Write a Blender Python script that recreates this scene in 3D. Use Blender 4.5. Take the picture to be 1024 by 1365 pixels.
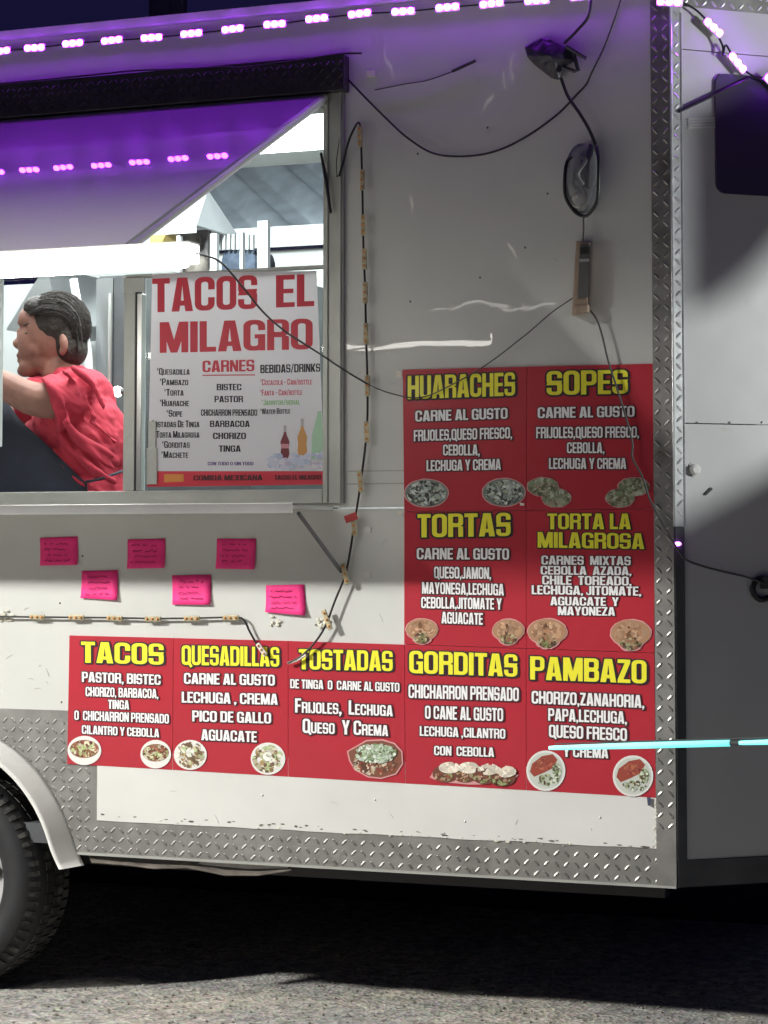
import bpy, math, random
from mathutils import Vector, Matrix
from mathutils.geometry import delaunay_2d_cdt
random.seed(7)
for o in list(bpy.data.objects): bpy.data.objects.remove(o)
SC = bpy.context.scene
COL = SC.collection
R = math.radians
# ------------------------------------------------------------------ camera
FPX, PX0, PY0, HZ = 3000.0, 512.0, 542.0, 731.0
YAW, PITCH = 21.7, math.degrees(math.atan((HZ - PY0) / FPX))
CAM = Vector((1.536, -6.047, 1.36))
cam = bpy.data.cameras.new('camera'); camo = bpy.data.objects.new('camera', cam); COL.objects.link(camo)
camo.location = CAM; camo.rotation_euler = (R(90 + PITCH), 0, R(YAW))
cam.sensor_fit = 'VERTICAL'; cam.sensor_height = 36; cam.lens = FPX / 1365 * 36
cam.shift_y = -(682.5 - PY0) / 1365; cam.clip_end = 500; cam.clip_start = .05
SC.camera = camo
# ------------------------------------------------------------------ night sky
w = bpy.data.worlds.new('World'); SC.world = w; w.use_nodes = True
nt = w.node_tree; nt.nodes.clear()
sky = nt.nodes.new('ShaderNodeTexSky'); sky.sky_type = 'NISHITA'; sky.sun_disc = False
sky.sun_elevation = R(-4); sky.sun_rotation = R(160)
b1 = nt.nodes.new('ShaderNodeBackground'); b1.inputs[1].default_value = .05
b2 = nt.nodes.new('ShaderNodeBackground'); b2.inputs[0].default_value = (.085, .075, .40, 1); b2.inputs[1].default_value = .075
ad = nt.nodes.new('ShaderNodeAddShader'); wo = nt.nodes.new('ShaderNodeOutputWorld')
nt.links.new(sky.outputs[0], b1.inputs[0]); nt.links.new(b1.outputs[0], ad.inputs[0]); nt.links.new(b2.outputs[0], ad.inputs[1])
nt.links.new(ad.outputs[0], wo.inputs[0])
SC.view_settings.view_transform = 'Standard'; SC.view_settings.look = 'None'
SC.view_settings.exposure = 0; SC.view_settings.gamma = 1; SC.view_settings.use_curve_mapping = False
SC.cycles.max_bounces = 8; SC.cycles.transparent_max_bounces = 16
# brightness of the place's lamps
FLOOD_W, FLOOD_C = 1900, (1, .985, .94)
TUBE_E, NOSE_W, CEIL_E, INNER_W = 36, 400, 10, 9
LED_E = 74.0

def lamp(name, kind, loc, energy, color, size=.1, target=None, **k):
    l = bpy.data.lights.new(name, kind); l.energy = energy; l.color = color
    if kind == 'AREA': l.size = size
    else: l.shadow_soft_size = size
    for a, b in k.items(): setattr(l, a, b)
    o = bpy.data.objects.new(name, l); COL.objects.link(o); o.location = loc
    if target is not None: o.rotation_euler = (Vector(target) - Vector(loc)).to_track_quat('-Z', 'Y').to_euler()
    return o
FLOOD = Vector((-9.0, -7.4, 6.3))
lamp('flood_light', 'AREA', FLOOD, FLOOD_W, FLOOD_C, .6, (-.2, 0, .9))
NLAMP = Vector((3.4, .06, 2.25))
lamp('side_light', 'SPOT', NLAMP, NOSE_W, (.95, 1, .97), .06, (.1, .1, 2.0), spot_size=R(50), spot_blend=.3)  # unseen spot set at the right to light the nose

# ------------------------------------------------------------------ measuring on the planes of the place
RM = camo.rotation_euler.to_matrix()
def ray(px, py): return RM @ Vector(((px - PX0) / FPX, (PY0 - py) / FPX, -1))
def at(px, py, Y=0.0):
    d = ray(px, py); t = (Y - CAM.y) / d.y; return CAM + d * t
def wall(px, py):
    p = at(px, py); return (p.x, p.z)
XC = wall(903, 1183)[0]; ZB = wall(903, 1183)[1]
NA = R(41.5); ND = Vector((math.cos(NA), math.sin(NA), 0)); NN = Vector((math.sin(NA), -math.cos(NA), 0))
def nose(px, py, off=0.0):
    d = ray(px, py); P0 = Vector((XC, 0, 0)) + NN * off
    t = (P0 - CAM).dot(NN) / d.dot(NN); p = CAM + d * t
    return ((p - P0).dot(ND), p.z)
def nose_pt(s, z, off=0.0): return Vector((XC, 0, 0)) + ND * s + NN * off + Vector((0, 0, z))

# ------------------------------------------------------------------ materials
MATS = {}
def mat(name, col, rough=.5, metal=0, coat=0, coat_r=.05, noise=None, bump=None, emis=None, spec=.5, stain=None, alpha=None, trans=0):
    m = bpy.data.materials.new(name); m.use_nodes = True; MATS[name] = m
    n = m.node_tree.nodes; L = m.node_tree.links; b = n['Principled BSDF']
    b.inputs['Base Color'].default_value = (*col, 1); b.inputs['Roughness'].default_value = rough
    b.inputs['Metallic'].default_value = metal; b.inputs['Specular IOR Level'].default_value = spec
    b.inputs['Coat Weight'].default_value = coat; b.inputs['Coat Roughness'].default_value = coat_r
    b.inputs['Transmission Weight'].default_value = trans
    if emis: b.inputs['Emission Color'].default_value = (*emis[0], 1); b.inputs['Emission Strength'].default_value = emis[1]
    tc = n.new('ShaderNodeTexCoord')
    out = None
    if noise:  # (scale, amount)
        t = n.new('ShaderNodeTexNoise'); t.inputs['Scale'].default_value = noise[0]; t.inputs['Detail'].default_value = 6
        L.new(tc.outputs['Object'], t.inputs['Vector'])
        mr = n.new('ShaderNodeMapRange'); mr.inputs[1].default_value = .3; mr.inputs[2].default_value = .7
        mr.inputs[3].default_value = 1 - noise[1]; mr.inputs[4].default_value = 1 + noise[1]
        L.new(t.outputs[0], mr.inputs[0])
        mx = n.new('ShaderNodeVectorMath'); mx.operation = 'SCALE'; mx.inputs[0].default_value = col
        L.new(mr.outputs[0], mx.inputs['Scale']); out = mx.outputs[0]
    if stain:  # (colour, scale, threshold)
        t = n.new('ShaderNodeTexNoise'); t.inputs['Scale'].default_value = stain[1]; t.inputs['Detail'].default_value = 8; t.inputs['Roughness'].default_value = .7
        L.new(tc.outputs['Object'], t.inputs['Vector'])
        mr = n.new('ShaderNodeMapRange'); mr.inputs[1].default_value = stain[2]; mr.inputs[2].default_value = stain[2] + .13
        L.new(t.outputs[0], mr.inputs[0])
        mm = n.new('ShaderNodeMix'); mm.data_type = 'RGBA'
        L.new(mr.outputs[0], mm.inputs[0]); mm.inputs[7].default_value = (*stain[0], 1)
        if out: L.new(out, mm.inputs[6])
        else: mm.inputs[6].default_value = (*col, 1)
        out = mm.outputs[2]
    if out: L.new(out, b.inputs['Base Color'])
    if bump:  # list of (scale, strength, distance)
        prev = None
        for sc_, st, di in bump:
            t = n.new('ShaderNodeTexNoise'); t.inputs['Scale'].default_value = sc_; t.inputs['Detail'].default_value = 3
            L.new(tc.outputs['Object'], t.inputs['Vector'])
            bp = n.new('ShaderNodeBump'); bp.inputs['Strength'].default_value = st; bp.inputs['Distance'].default_value = di
            L.new(t.outputs[0], bp.inputs['Height'])
            if prev: L.new(prev, bp.inputs['Normal'])
            prev = bp.outputs[0]
        L.new(prev, b.inputs['Normal'])
        if coat: L.new(prev, b.inputs['Coat Normal'])
    return m
M = MATS
mat('wall_paint', (.58, .59, .56), .42, coat=.32, coat_r=.012, noise=(3, .05), bump=[(1.7, .4, .006), (6, .2, .0010)], stain=((.40, .37, .30), 2.3, .66))
mat('skirt_paint', (.66, .66, .63), .4, coat=.5, coat_r=.05, noise=(4, .05), bump=[(2.2, .4, .006), (90, .08, .0008)], stain=((.42, .38, .30), 5, .66))
mat('nose_paint', (.52, .52, .52), .4, coat=.5, coat_r=.06, noise=(3, .05), bump=[(1.7, .5, .02), (80, .08, .001)], stain=((.42, .38, .30), 7, .68))
mat('hatch_paint', (.55, .53, .55), .38, coat=1, coat_r=.004, noise=(3, .05), bump=[(2.0, .15, .001)])
mat('plate_metal', (.27, .265, .25), .46, .7, noise=(14, .18), bump=[(40, .2, .002)], stain=((.10, .09, .07), 4, .6))
mat('bright_metal', (.72, .73, .73), .28, .55, noise=(20, .15), bump=[(40, .25, .002)])
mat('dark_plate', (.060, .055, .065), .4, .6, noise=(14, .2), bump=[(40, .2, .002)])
mat('frame_metal', (.40, .41, .38), .42, .35, noise=(9, .08), stain=((.2, .19, .16), 6, .64))
mat('steel', (.62, .62, .60), .28, .9, noise=(6, .08), bump=[(12, .1, .003)])
mat('rubber', (.010, .010, .012), .6, noise=(20, .3), bump=[(90, .25, .002)])
mat('tread_rubber', (.018, .018, .018), .7, noise=(30, .4), stain=((.10, .095, .085), 12, .5))
mat('rim_metal', (.55, .55, .55), .35, .5, noise=(8, .1))
mat('fender', (.72, .72, .69), .45, coat=.15, noise=(6, .05), stain=((.45, .42, .36), 9, .66))
mat('black', (.012, .012, .014), .45)
mat('cable_black', (.010, .010, .011), .4)
mat('cable_grey', (.06, .06, .06), .5)
mat('cable_white', (.55, .55, .5), .5)
mat('module_cream', (.42, .36, .22), .45, noise=(60, .3))
mat('module_white', (.75, .72, .66), .4)
mat('glue', (.62, .6, .5), .5, noise=(70, .3))
mat('led_purple', (.5, .2, .8), .4, emis=((.36, .030, 1.0), LED_E))
mat('led_lens', (.8, .5, .9), .3, emis=((.62, .16, 1.0), 7))
mat('tube_white', (.9, .9, .9), .4, emis=((1, .97, .90), TUBE_E))
mat('ceiling_light', (.9, .9, .9), .4, emis=((.93, 1, .98), CEIL_E))
mat('cyan_glow', (.5, .9, .9), .3, emis=((.13, .95, .86), 1.15))
mat('street_glow', (.9, .9, .9), .3, emis=((1, .96, .88), 12))
mat('bulb_glow', (.9, .9, .9), .3, emis=((1, .90, .74), 7))
mat('vinyl_red', (.42, .006, .022), .45, coat=.25, coat_r=.06, noise=(5, .07), bump=[(3, .4, .005), (25, .12, .001)])
mat('ink_yellow', (.86, .80, .03), .45, coat=.2, coat_r=.06)
mat('ink_white', (.86, .86, .86), .45, coat=.2, coat_r=.06)
mat('ink_black', (.012, .006, .012), .5)
mat('ink_shadow', (.055, .002, .008), .5)
mat('ink_pink', (.80, .40, .42), .5)
mat('ink_red', (.55, .02, .045), .45)
mat('ink_rose', (.60, .12, .16), .45)
mat('ink_green', (.28, .48, .2), .45)
mat('ink_orange', (.6, .22, .04), .45)
mat('ink_purple', (.12, .06, .22), .45)
mat('paper_white', (.86, .80, .83), .5, noise=(7, .05), bump=[(7, .5, .006)])
mat('note_pink', (.90, .035, .24), .7, noise=(40, .06), bump=[(12, .3, .004)])
mat('note_ink', (.35, .01, .10), .7)
mat('tape', (.7, .66, .56), .4)
mat('shirt', (.40, .022, .045), .85, noise=(9, .12), bump=[(14, .5, .012), (220, .3, .001)])
mat('apron', (.016, .018, .032), .8, noise=(14, .2), bump=[(9, .5, .01), (260, .3, .001)])
mat('skin', (.25, .115, .085), .6, noise=(18, .22), bump=[(60, .35, .002), (260, .3, .0008)])
mat('lips', (.26, .08, .065), .5)
mat('eye', (.05, .03, .02), .2)
mat('hair', (.022, .016, .013), .7, noise=(40, .4), bump=[(60, .8, .008)])
mat('inner_wall', (.55, .58, .58), .35, noise=(3, .06), bump=[(3, .2, .01)])
mat('inner_steel', (.38, .40, .41), .3, .8, noise=(3, .15), bump=[(5, .3, .01)])
mat('inner_dark', (.07, .075, .08), .5, noise=(8, .3))
mat('tent_cloth', (.74, .77, .78), .8, noise=(5, .05))
mat('roof_sheet', (.20, .23, .26), .4, .4, noise=(4, .2))
mat('shed_wall', (.55, .57, .56), .7, noise=(5, .08))
mat('board_yellow', (.55, .42, .12), .6, noise=(8, .1))
mat('board_dark', (.10, .09, .09), .6, noise=(20, .5))
mat('denim', (.06, .08, .12), .8, noise=(20, .3))
mat('pole', (.16, .12, .18), .6, noise=(10, .2))
mat('adapter', (.30, .22, .16), .5, noise=(20, .2))
mat('adapter_dark', (.10, .095, .09), .45)
mat('bag_dark', (.022, .020, .035), .4, noise=(18, .3), bump=[(22, .8, .012)])
mat('pebble', (.26, .25, .22), .9, noise=(30, .3))
mat('coil_dark', (.06, .058, .07), .5, bump=[(40, .6, .006)])
mat('rivet', (.6, .6, .58), .35, .5)
mat('red_tape', (.4, .03, .03), .5)
mat('rust', (.16, .14, .12), .7, .3, noise=(14, .5), bump=[(30, .5, .004)])
mat('shade_navy', (.012, .016, .045), .8)
mat('canvas_blue', (.05, .06, .11), .8)
mat('reflection_tint', (.055, .040, .085), .35, coat=.4, coat_r=.12)
# ground: worn aggregate concrete
g = mat('ground', (.2, .19, .17), .9)
n = g.node_tree.nodes; L = g.node_tree.links; b = n['Principled BSDF']
tc = n.new('ShaderNodeTexCoord')
v = n.new('ShaderNodeTexVoronoi'); v.inputs['Scale'].default_value = 70
t1 = n.new('ShaderNodeTexNoise'); t1.inputs['Scale'].default_value = 17; t1.inputs['Detail'].default_value = 8; t1.inputs['Roughness'].default_value = .75
t2 = n.new('ShaderNodeTexNoise'); t2.inputs['Scale'].default_value = 1.6; t2.inputs['Detail'].default_value = 5
for t in (v, t1, t2): L.new(tc.outputs['Object'], t.inputs['Vector'])
cr = n.new('ShaderNodeValToRGB'); cr.color_ramp.elements[0].position = .32; cr.color_ramp.elements[0].color = (.20, .19, .165, 1)
cr.color_ramp.elements[1].position = .68; cr.color_ramp.elements[1].color = (.72, .66, .55, 1)
L.new(t1.outputs[0], cr.inputs[0])
mx = n.new('ShaderNodeMix'); mx.data_type = 'RGBA'; mx.blend_type = 'OVERLAY'; mx.inputs[0].default_value = .55
L.new(cr.outputs[0], mx.inputs[6]); L.new(v.outputs['Color'], mx.inputs[7])
hs = n.new('ShaderNodeHueSaturation'); hs.inputs['Saturation'].default_value = .22; L.new(mx.outputs[2], hs.inputs['Color'])
m2 = n.new('ShaderNodeMix'); m2.data_type = 'RGBA'; m2.blend_type = 'MULTIPLY'; m2.inputs[0].default_value = .7
cr2 = n.new('ShaderNodeValToRGB'); cr2.color_ramp.elements[0].position = .35; cr2.color_ramp.elements[0].color = (.55, .56, .58, 1); cr2.color_ramp.elements[1].position = .65; cr2.color_ramp.elements[1].color = (1, .92, .78, 1)
L.new(t2.outputs[0], cr2.inputs[0]); L.new(hs.outputs[0], m2.inputs[6]); L.new(cr2.outputs[0], m2.inputs[7]); L.new(m2.outputs[2], b.inputs['Base Color'])
bp = n.new('ShaderNodeBump'); bp.inputs['Strength'].default_value = .5; bp.inputs['Distance'].default_value = .007
L.new(t1.outputs[0], bp.inputs['Height']); bq = n.new('ShaderNodeBump'); bq.inputs['Strength'].default_value = .6; bq.inputs['Distance'].default_value = .006
L.new(v.outputs[0], bq.inputs['Height']); L.new(bp.outputs[0], bq.inputs['Normal']); L.new(bq.outputs[0], b.inputs['Normal'])
# printed picture: colours of the print held per face
pm = mat('food_print', (.5, .5, .5), .45)
at_ = pm.node_tree.nodes.new('ShaderNodeAttribute'); at_.attribute_name = 'ink'
pm.node_tree.links.new(at_.outputs[0], pm.node_tree.nodes['Principled BSDF'].inputs['Base Color'])
# thin glass / clear plastic
def clear(name, tint, f):
    m = bpy.data.materials.new(name); m.use_nodes = True; MATS[name] = m
    n = m.node_tree.nodes; L = m.node_tree.links; n.clear()
    o = n.new('ShaderNodeOutputMaterial'); tr = n.new('ShaderNodeBsdfTransparent'); tr.inputs[0].default_value = (*tint, 1)
    gl = n.new('ShaderNodeBsdfGlossy'); gl.inputs['Roughness'].default_value = .03
    fr = n.new('ShaderNodeFresnel'); fr.inputs[0].default_value = f; mi = n.new('ShaderNodeMixShader')
    L.new(fr.outputs[0], mi.inputs[0]); L.new(tr.outputs[0], mi.inputs[1]); L.new(gl.outputs[0], mi.inputs[2]); L.new(mi.outputs[0], o.inputs[0])
clear('glass', (.93, .96, .95), 1.5); clear('plastic_bag', (.80, .81, .83), 1.6)

pb_ = MATS['plastic_bag'].node_tree; ps_ = pb_.nodes.new('ShaderNodeBsdfDiffuse'); ps_.inputs[0].default_value = (.45, .45, .47, 1); px_ = pb_.nodes.new('ShaderNodeMixShader'); px_.inputs[0].default_value = .2
po_ = [k for k in pb_.nodes if k.type == 'OUTPUT_MATERIAL'][0]; pb_.links.new(po_.inputs[0].links[0].from_socket, px_.inputs[1]); pb_.links.new(ps_.outputs[0], px_.inputs[2]); pb_.links.new(px_.outputs[0], po_.inputs[0])
nn_ = MATS['paper_white'].node_tree; bs_ = nn_.nodes['Principled BSDF']; tl_ = nn_.nodes.new('ShaderNodeBsdfTranslucent'); tl_.inputs[0].default_value = (.85, .76, .80, 1)
mp_ = nn_.nodes.new('ShaderNodeMixShader'); mp_.inputs[0].default_value = .62; op_ = [k for k in nn_.nodes if k.type == 'OUTPUT_MATERIAL'][0]
nn_.links.new(bs_.outputs[0], mp_.inputs[1]); nn_.links.new(tl_.outputs[0], mp_.inputs[2]); nn_.links.new(mp_.outputs[0], op_.inputs[0])
# ------------------------------------------------------------------ mesh helpers
class MB:
    def __init__(s): s.v = []; s.f = []; s.c = []
    def add(s, vs, fs, col=None):
        k = len(s.v); s.v += [tuple(p) for p in vs]; s.f += [tuple(i + k for i in f) for f in fs]; s.c += [col] * len(fs); return s
    def box(s, a, b, bev=0):
        x0, x1 = sorted((a[0], b[0])); y0, y1 = sorted((a[1], b[1])); z0, z1 = sorted((a[2], b[2]))
        return s.add([(x, y, z) for x in (x0, x1) for y in (y0, y1) for z in (z0, z1)],
                     [(0, 1, 3, 2), (4, 6, 7, 5), (0, 4, 5, 1), (2, 3, 7, 6), (0, 2, 6, 4), (1, 5, 7, 3)])
    def obox(s, c, ax, ay, az):   # centre and three half axes
        c, ax, ay, az = map(Vector, (c, ax, ay, az))
        return s.add([c + ax * i + ay * j + az * k for i in (-1, 1) for j in (-1, 1) for k in (-1, 1)],
                     [(0, 1, 3, 2), (4, 6, 7, 5), (0, 4, 5, 1), (2, 3, 7, 6), (0, 2, 6, 4), (1, 5, 7, 3)])
    def tube(s, pts, r, n=8, caps=True):
        pts = [Vector(p) for p in pts]; rr = r if isinstance(r, (list, tuple)) else [r] * len(pts)
        k = len(s.v); up = Vector((0, 0, 1)); prev = None
        for i, p in enumerate(pts):
            t = (pts[min(i + 1, len(pts) - 1)] - pts[max(i - 1, 0)]).normalized()
            if prev is None:
                a = t.cross(up if abs(t.z) < .9 else Vector((1, 0, 0))).normalized()
            else: a = (prev - t * prev.dot(t)).normalized()
            prev = a; bb = t.cross(a)
            for j in range(n):
                q = 2 * math.pi * j / n; s.v.append(tuple(p + (a * math.cos(q) + bb * math.sin(q)) * rr[i]))
        for i in range(len(pts) - 1):
            for j in range(n):
                s.f.append((k + i * n + j, k + i * n + (j + 1) % n, k + (i + 1) * n + (j + 1) % n, k + (i + 1) * n + j)); s.c.append(None)
        if caps:
            s.f.append(tuple(k + j for j in reversed(range(n)))); s.c.append(None)
            e = k + (len(pts) - 1) * n; s.f.append(tuple(e + j for j in range(n))); s.c.append(None)
        return s
    def ball(s, c, r, n=12, m=8, rot=None):
        c = Vector(c); rx, ry, rz = r if isinstance(r, (tuple, list)) else (r, r, r); k = len(s.v)
        def P(x, y, z):
            p = Vector((x * rx, y * ry, z * rz))
            return tuple(c + (rot @ p if rot else p))
        s.v.append(P(0, 0, 1))
        for i in range(1, m):
            a = math.pi * i / m
            for j in range(n):
                q = 2 * math.pi * j / n; s.v.append(P(math.sin(a) * math.cos(q), math.sin(a) * math.sin(q), math.cos(a)))
        s.v.append(P(0, 0, -1)); e = len(s.v) - 1; n0 = len(s.f)
        for j in range(n):
            s.f.append((k, k + 1 + j, k + 1 + (j + 1) % n)); s.f.append((e, e - n + (j + 1) % n, e - n + j))
            for i in range(m - 2):
                a0 = k + 1 + i * n; s.f.append((a0 + j, a0 + n + j, a0 + n + (j + 1) % n, a0 + (j + 1) % n))
        s.c += [None] * (len(s.f) - n0); return s
    def lathe(s, c, prof, axis='y', n=48):   # prof: (offset along axis, radius)
        c = Vector(c); k = len(s.v)
        for (h, r) in prof:
            for j in range(n):
                q = 2 * math.pi * j / n
                s.v.append(tuple(c + (Vector((r * math.cos(q), h, r * math.sin(q))) if axis == 'y' else Vector((r * math.cos(q), r * math.sin(q), h)))))
        for i in range(len(prof) - 1):
            for j in range(n):
                s.f.append((k + i * n + j, k + i * n + (j + 1) % n, k + (i + 1) * n + (j + 1) % n, k + (i + 1) * n + j)); s.c.append(None)
        return s
OFF = {}
def base_of(p):
    while p is not None and p.name not in OFF: p = p.parent
    return OFF[p.name] if p is not None else Vector((0, 0, 0))
def build(name, mb, m, parent=None, smooth=False, loc=None, solid=0, bevel=0, kind=None, label=None):
    me = bpy.data.meshes.new(name)
    if parent is not None: o0 = base_of(parent)
    else: o0 = Vector(loc) if loc is not None else Vector((0, 0, 0))
    me.from_pydata([tuple(Vector(p) - o0) for p in mb.v], [], mb.f); me.update()
    me.materials.append(MATS[m] if isinstance(m, str) else m)
    if any(c is not None for c in mb.c):
        ca = me.color_attributes.new('ink', 'FLOAT_COLOR', 'CORNER')
        for p in me.polygons:
            c = mb.c[p.index] or (.5, .5, .5)
            for li in p.loop_indices: ca.data[li].color = (*c, 1)
    if smooth:
        for p in me.polygons: p.use_smooth = True
    o = bpy.data.objects.new(name, me); COL.objects.link(o)
    if parent is not None: o.parent = parent
    else: o.location = o0; OFF[o.name] = o0
    if solid: md = o.modifiers.new('thick', 'SOLIDIFY'); md.thickness = solid; md.offset = 0
    if bevel:
        md = o.modifiers.new('bevel', 'BEVEL'); md.width = bevel; md.segments = 2; md.limit_method = 'ANGLE'
    if kind: o['kind'] = kind
    if label: o['label'] = label
    return o
def thing(name, loc, label, cat, group=None):
    o = bpy.data.objects.new(name, None); COL.objects.link(o); o.location = loc; OFF[o.name] = Vector(loc); o.empty_display_size = .1
    o['label'] = label; o['category'] = cat
    if group: o['group'] = group
    return o
def tag(o, label, cat, group=None):
    o['label'] = label; o['category'] = cat
    if group: o['group'] = group
    return o
def spline(pts, n=8):
    pts = [Vector(p) for p in pts]; out = []
    P = [pts[0]] + pts + [pts[-1]]
    for i in range(1, len(P) - 2):
        for k in range(n):
            t = k / n; a, b_, c, d = P[i - 1], P[i], P[i + 1], P[i + 2]
            out.append(.5 * ((2 * b_) + (c - a) * t + (2 * a - 5 * b_ + 4 * c - d) * t * t + (3 * b_ - a - 3 * c + d) * t ** 3))
    out.append(pts[-1]); return out
def region(adds, subs=(), adds2=()):
    vs = []; fs = []; ed = []
    for poly in list(adds) + list(subs) + list(adds2):
        if sum(poly[i - 1][0] * poly[i][1] - poly[i][0] * poly[i - 1][1] for i in range(len(poly))) < 0: poly = list(reversed(poly))
        k = len(vs); vs += [Vector(p) for p in poly]; fs.append(list(range(k, len(vs))))
    r = delaunay_2d_cdt(vs, ed, fs, 0, 1e-6, True)
    na, ns = len(adds), len(subs); V, F, O = r[0], r[2], r[5]; tris = []
    for f, o in zip(F, O):
        inA = any(i < na for i in o); inS = any(na <= i < na + ns for i in o); inB = any(i >= na + ns for i in o)
        if (inA and not inS) or inB: tris.append(tuple(f))
    return [tuple(v) for v in V], tris
def rect(x0, y0, x1, y1): return [(x0, y0), (x1, y0), (x1, y1), (x0, y1)]
def rr(x0, y0, x1, y1, r=.12, n=4):
    out = []; r = min(r, (x1 - x0) / 2 - .001, (y1 - y0) / 2 - .001)
    for cx, cy, a0 in ((x1 - r, y0 + r, -90), (x1 - r, y1 - r, 0), (x0 + r, y1 - r, 90), (x0 + r, y0 + r, 180)):
        for k in range(n + 1):
            a = R(a0 + 90 * k / n); out.append((cx + r * math.cos(a), cy + r * math.sin(a)))
    return out
# ------------------------------------------------------------------ heavy condensed lettering
def glyph_def(c):
    W, S, B, e = .52, .17, .15, .01
    box = rect
    if c == 'A': return .56, [[(0, 0), (.2, 0), (.225, .17), (.335, .17), (.36, 0), (.56, 0), (.41, 1), (.15, 1)]], [[(.243, .32), (.317, .32), (.28, .76)]], []
    if c == 'B': return W, [box(0, 0, .3, 1), rr(.05, .47, W - .01, 1, .15), rr(.05, 0, W, .54, .15)], [rr(S, .61, W - S, .85, .04), rr(S, .15, W - S + .01, .43, .04)], []
    if c == 'C': return W, [rr(0, 0, W, 1, .2)], [rr(S, B, W - S, 1 - B, .07), box(W - S - e, .39, W + e, .62)], []
    if c == 'D': return W, [box(0, 0, .3, 1), rr(.05, 0, W, 1, .2)], [rr(S, .15, W - S, .85, .07)], []
    if c == 'E': return .42, [box(0, 0, S, 1), box(0, 0, .42, B), box(0, 1 - B, .42, 1), box(0, .43, .39, .57)], [], []
    if c == 'F': return .41, [box(0, 0, S, 1), box(0, 1 - B, .41, 1), box(0, .42, .38, .57)], [], []
    if c == 'G': return W, [rr(0, 0, W, 1, .2)], [rr(S, B, W - S, 1 - B, .07), box(W - S - e, .53, W + e, .66)], [box(.27, .40, W, .53), box(W - .13, 0, W, .4)]
    if c == 'H': return W, [box(0, 0, S, 1), box(W - S, 0, W, 1), box(0, .42, W, .59)], [], []
    if c == 'I': return S + .01, [box(0, 0, S + .01, 1)], [], []
    if c == 'J': return .38, [box(.38 - S, .2, .38, 1), rr(-.02, 0, .38, .5, .16)], [box(-.1, .3, .38 - S, .6), rr(.06, .14, .38 - S, .5, .02)], []
    if c == 'K': return .54, [box(0, 0, S, 1), [(S - .02, .5), (S - .02, .3), (.34, 0), (.54, 0), (.34, .52), (.53, 1), (.34, 1)]], [], []
    if c == 'L': return .39, [box(0, 0, S, 1), box(0, 0, .39, .16)], [], []
    if c == 'M': return .68, [box(0, 0, .165, 1), box(.515, 0, .68, 1), [(0, 1), (.26, 0), (.42, 0), (.68, 1), (.46, 1), (.34, .42), (.22, 1)]], [], []
    if c == 'N': return .53, [box(0, 0, .165, 1), box(.365, 0, .53, 1), [(0, 1), (.34, 0), (.53, 0), (.19, 1)]], [], []
    if c == 'O': return W, [rr(0, 0, W, 1, .2)], [rr(S, B, W - S, 1 - B, .07)], []
    if c == 'P': return .5, [box(0, 0, S, 1), rr(.02, .38, .5, 1, .17), box(0, .38, .25, 1)], [rr(S, .53, .5 - S + .02, .86, .05)], []
    if c == 'Q': return W, [rr(0, 0, W, 1, .2)], [rr(S, B, W - S, 1 - B, .07)], [[(.27, .17), (.5, -.14), (.62, -.06), (.45, .2)]]
    if c == 'R': return W, [box(0, 0, S, 1), rr(.02, .42, W, 1, .16), box(0, .42, .25, 1), rr(W - S, -.1, W, .55, .06)], [rr(S - .005, .59, W - S + .005, .87, .04), box(W - S - .1, -.2, W + .1, 0), [(W + .02, .53), (W + .02, .42), (W - .085, .475)]], []
    if c == 'S': return .5, [rr(0, .40, .5, 1, .18), rr(0, 0, .5, .60, .18)], [rr(S - .01, .59, .5 - S + .01, .86, .04), rr(S - .01, .14, .5 - S + .01, .41, .04), box(.5 - S - .01, .59, .6, .70), box(-.1, .30, S + .01, .41)], []
    if c == 'T': return .46, [box(.137, 0, .323, 1), box(0, .84, .46, 1)], [], []
    if c == 'U': return W, [rr(0, 0, W, 1.4, .2)], [rr(S, B, W - S, 1.3, .07), box(-.1, 1, W + .1, 1.6)], []
    if c == 'V': return .54, [[(0, 1), (.16, 0), (.38, 0), (.54, 1), (.35, 1), (.27, .3), (.19, 1)]], [], []
    if c == 'W': return .8, [[(0, 1), (.12, 0), (.33, 0), (.4, .6), (.47, 0), (.68, 0), (.8, 1), (.63, 1), (.575, .35), (.5, 1), (.3, 1), (.225, .35), (.17, 1)]], [], []
    if c == 'X': return .54, [[(0, 0), (.19, 0), (.54, 1), (.35, 1)], [(.35, 0), (.54, 0), (.19, 1), (0, 1)]], [], []
    if c == 'Y': return .54, [box(.178, 0, .362, .5), [(0, 1), (.178, .4), (.362, .4), (.54, 1), (.35, 1), (.27, .62), (.19, 1)]], [], []
    if c == 'Z': return .44, [box(0, 0, .44, .15), box(0, .85, .44, 1), [(0, .13), (.19, .13), (.44, .87), (.25, .87)]], [], []
    if c == ',': return .17, [[(0, .17), (0, 0), (.05, 0), (.02, -.14), (.08, -.14), (.17, .03), (.17, .17)]], [], []
    if c == '.': return .17, [box(0, 0, .17, .17)], [], []
    if c == '-': return .26, [box(0, .36, .26, .52)], [], []
    if c == '/': return .34, [[(0, -.05), (.12, -.05), (.34, 1.05), (.22, 1.05)]], [], []
    if c == '*': return .24, [box(.09, .62, .15, 1), [(0, .70), (.03, .66), (.24, .92), (.21, .96)], [(.24, .70), (.21, .66), (0, .92), (.03, .96)]], [], []
    return .3, [], [], []
GC = {}
def glyph(c):
    if c not in GC:
        w_, a, s_, a2 = glyph_def(c); GC[c] = (w_, region(a, s_, a2) if a else ([], []))
    return GC[c]
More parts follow.
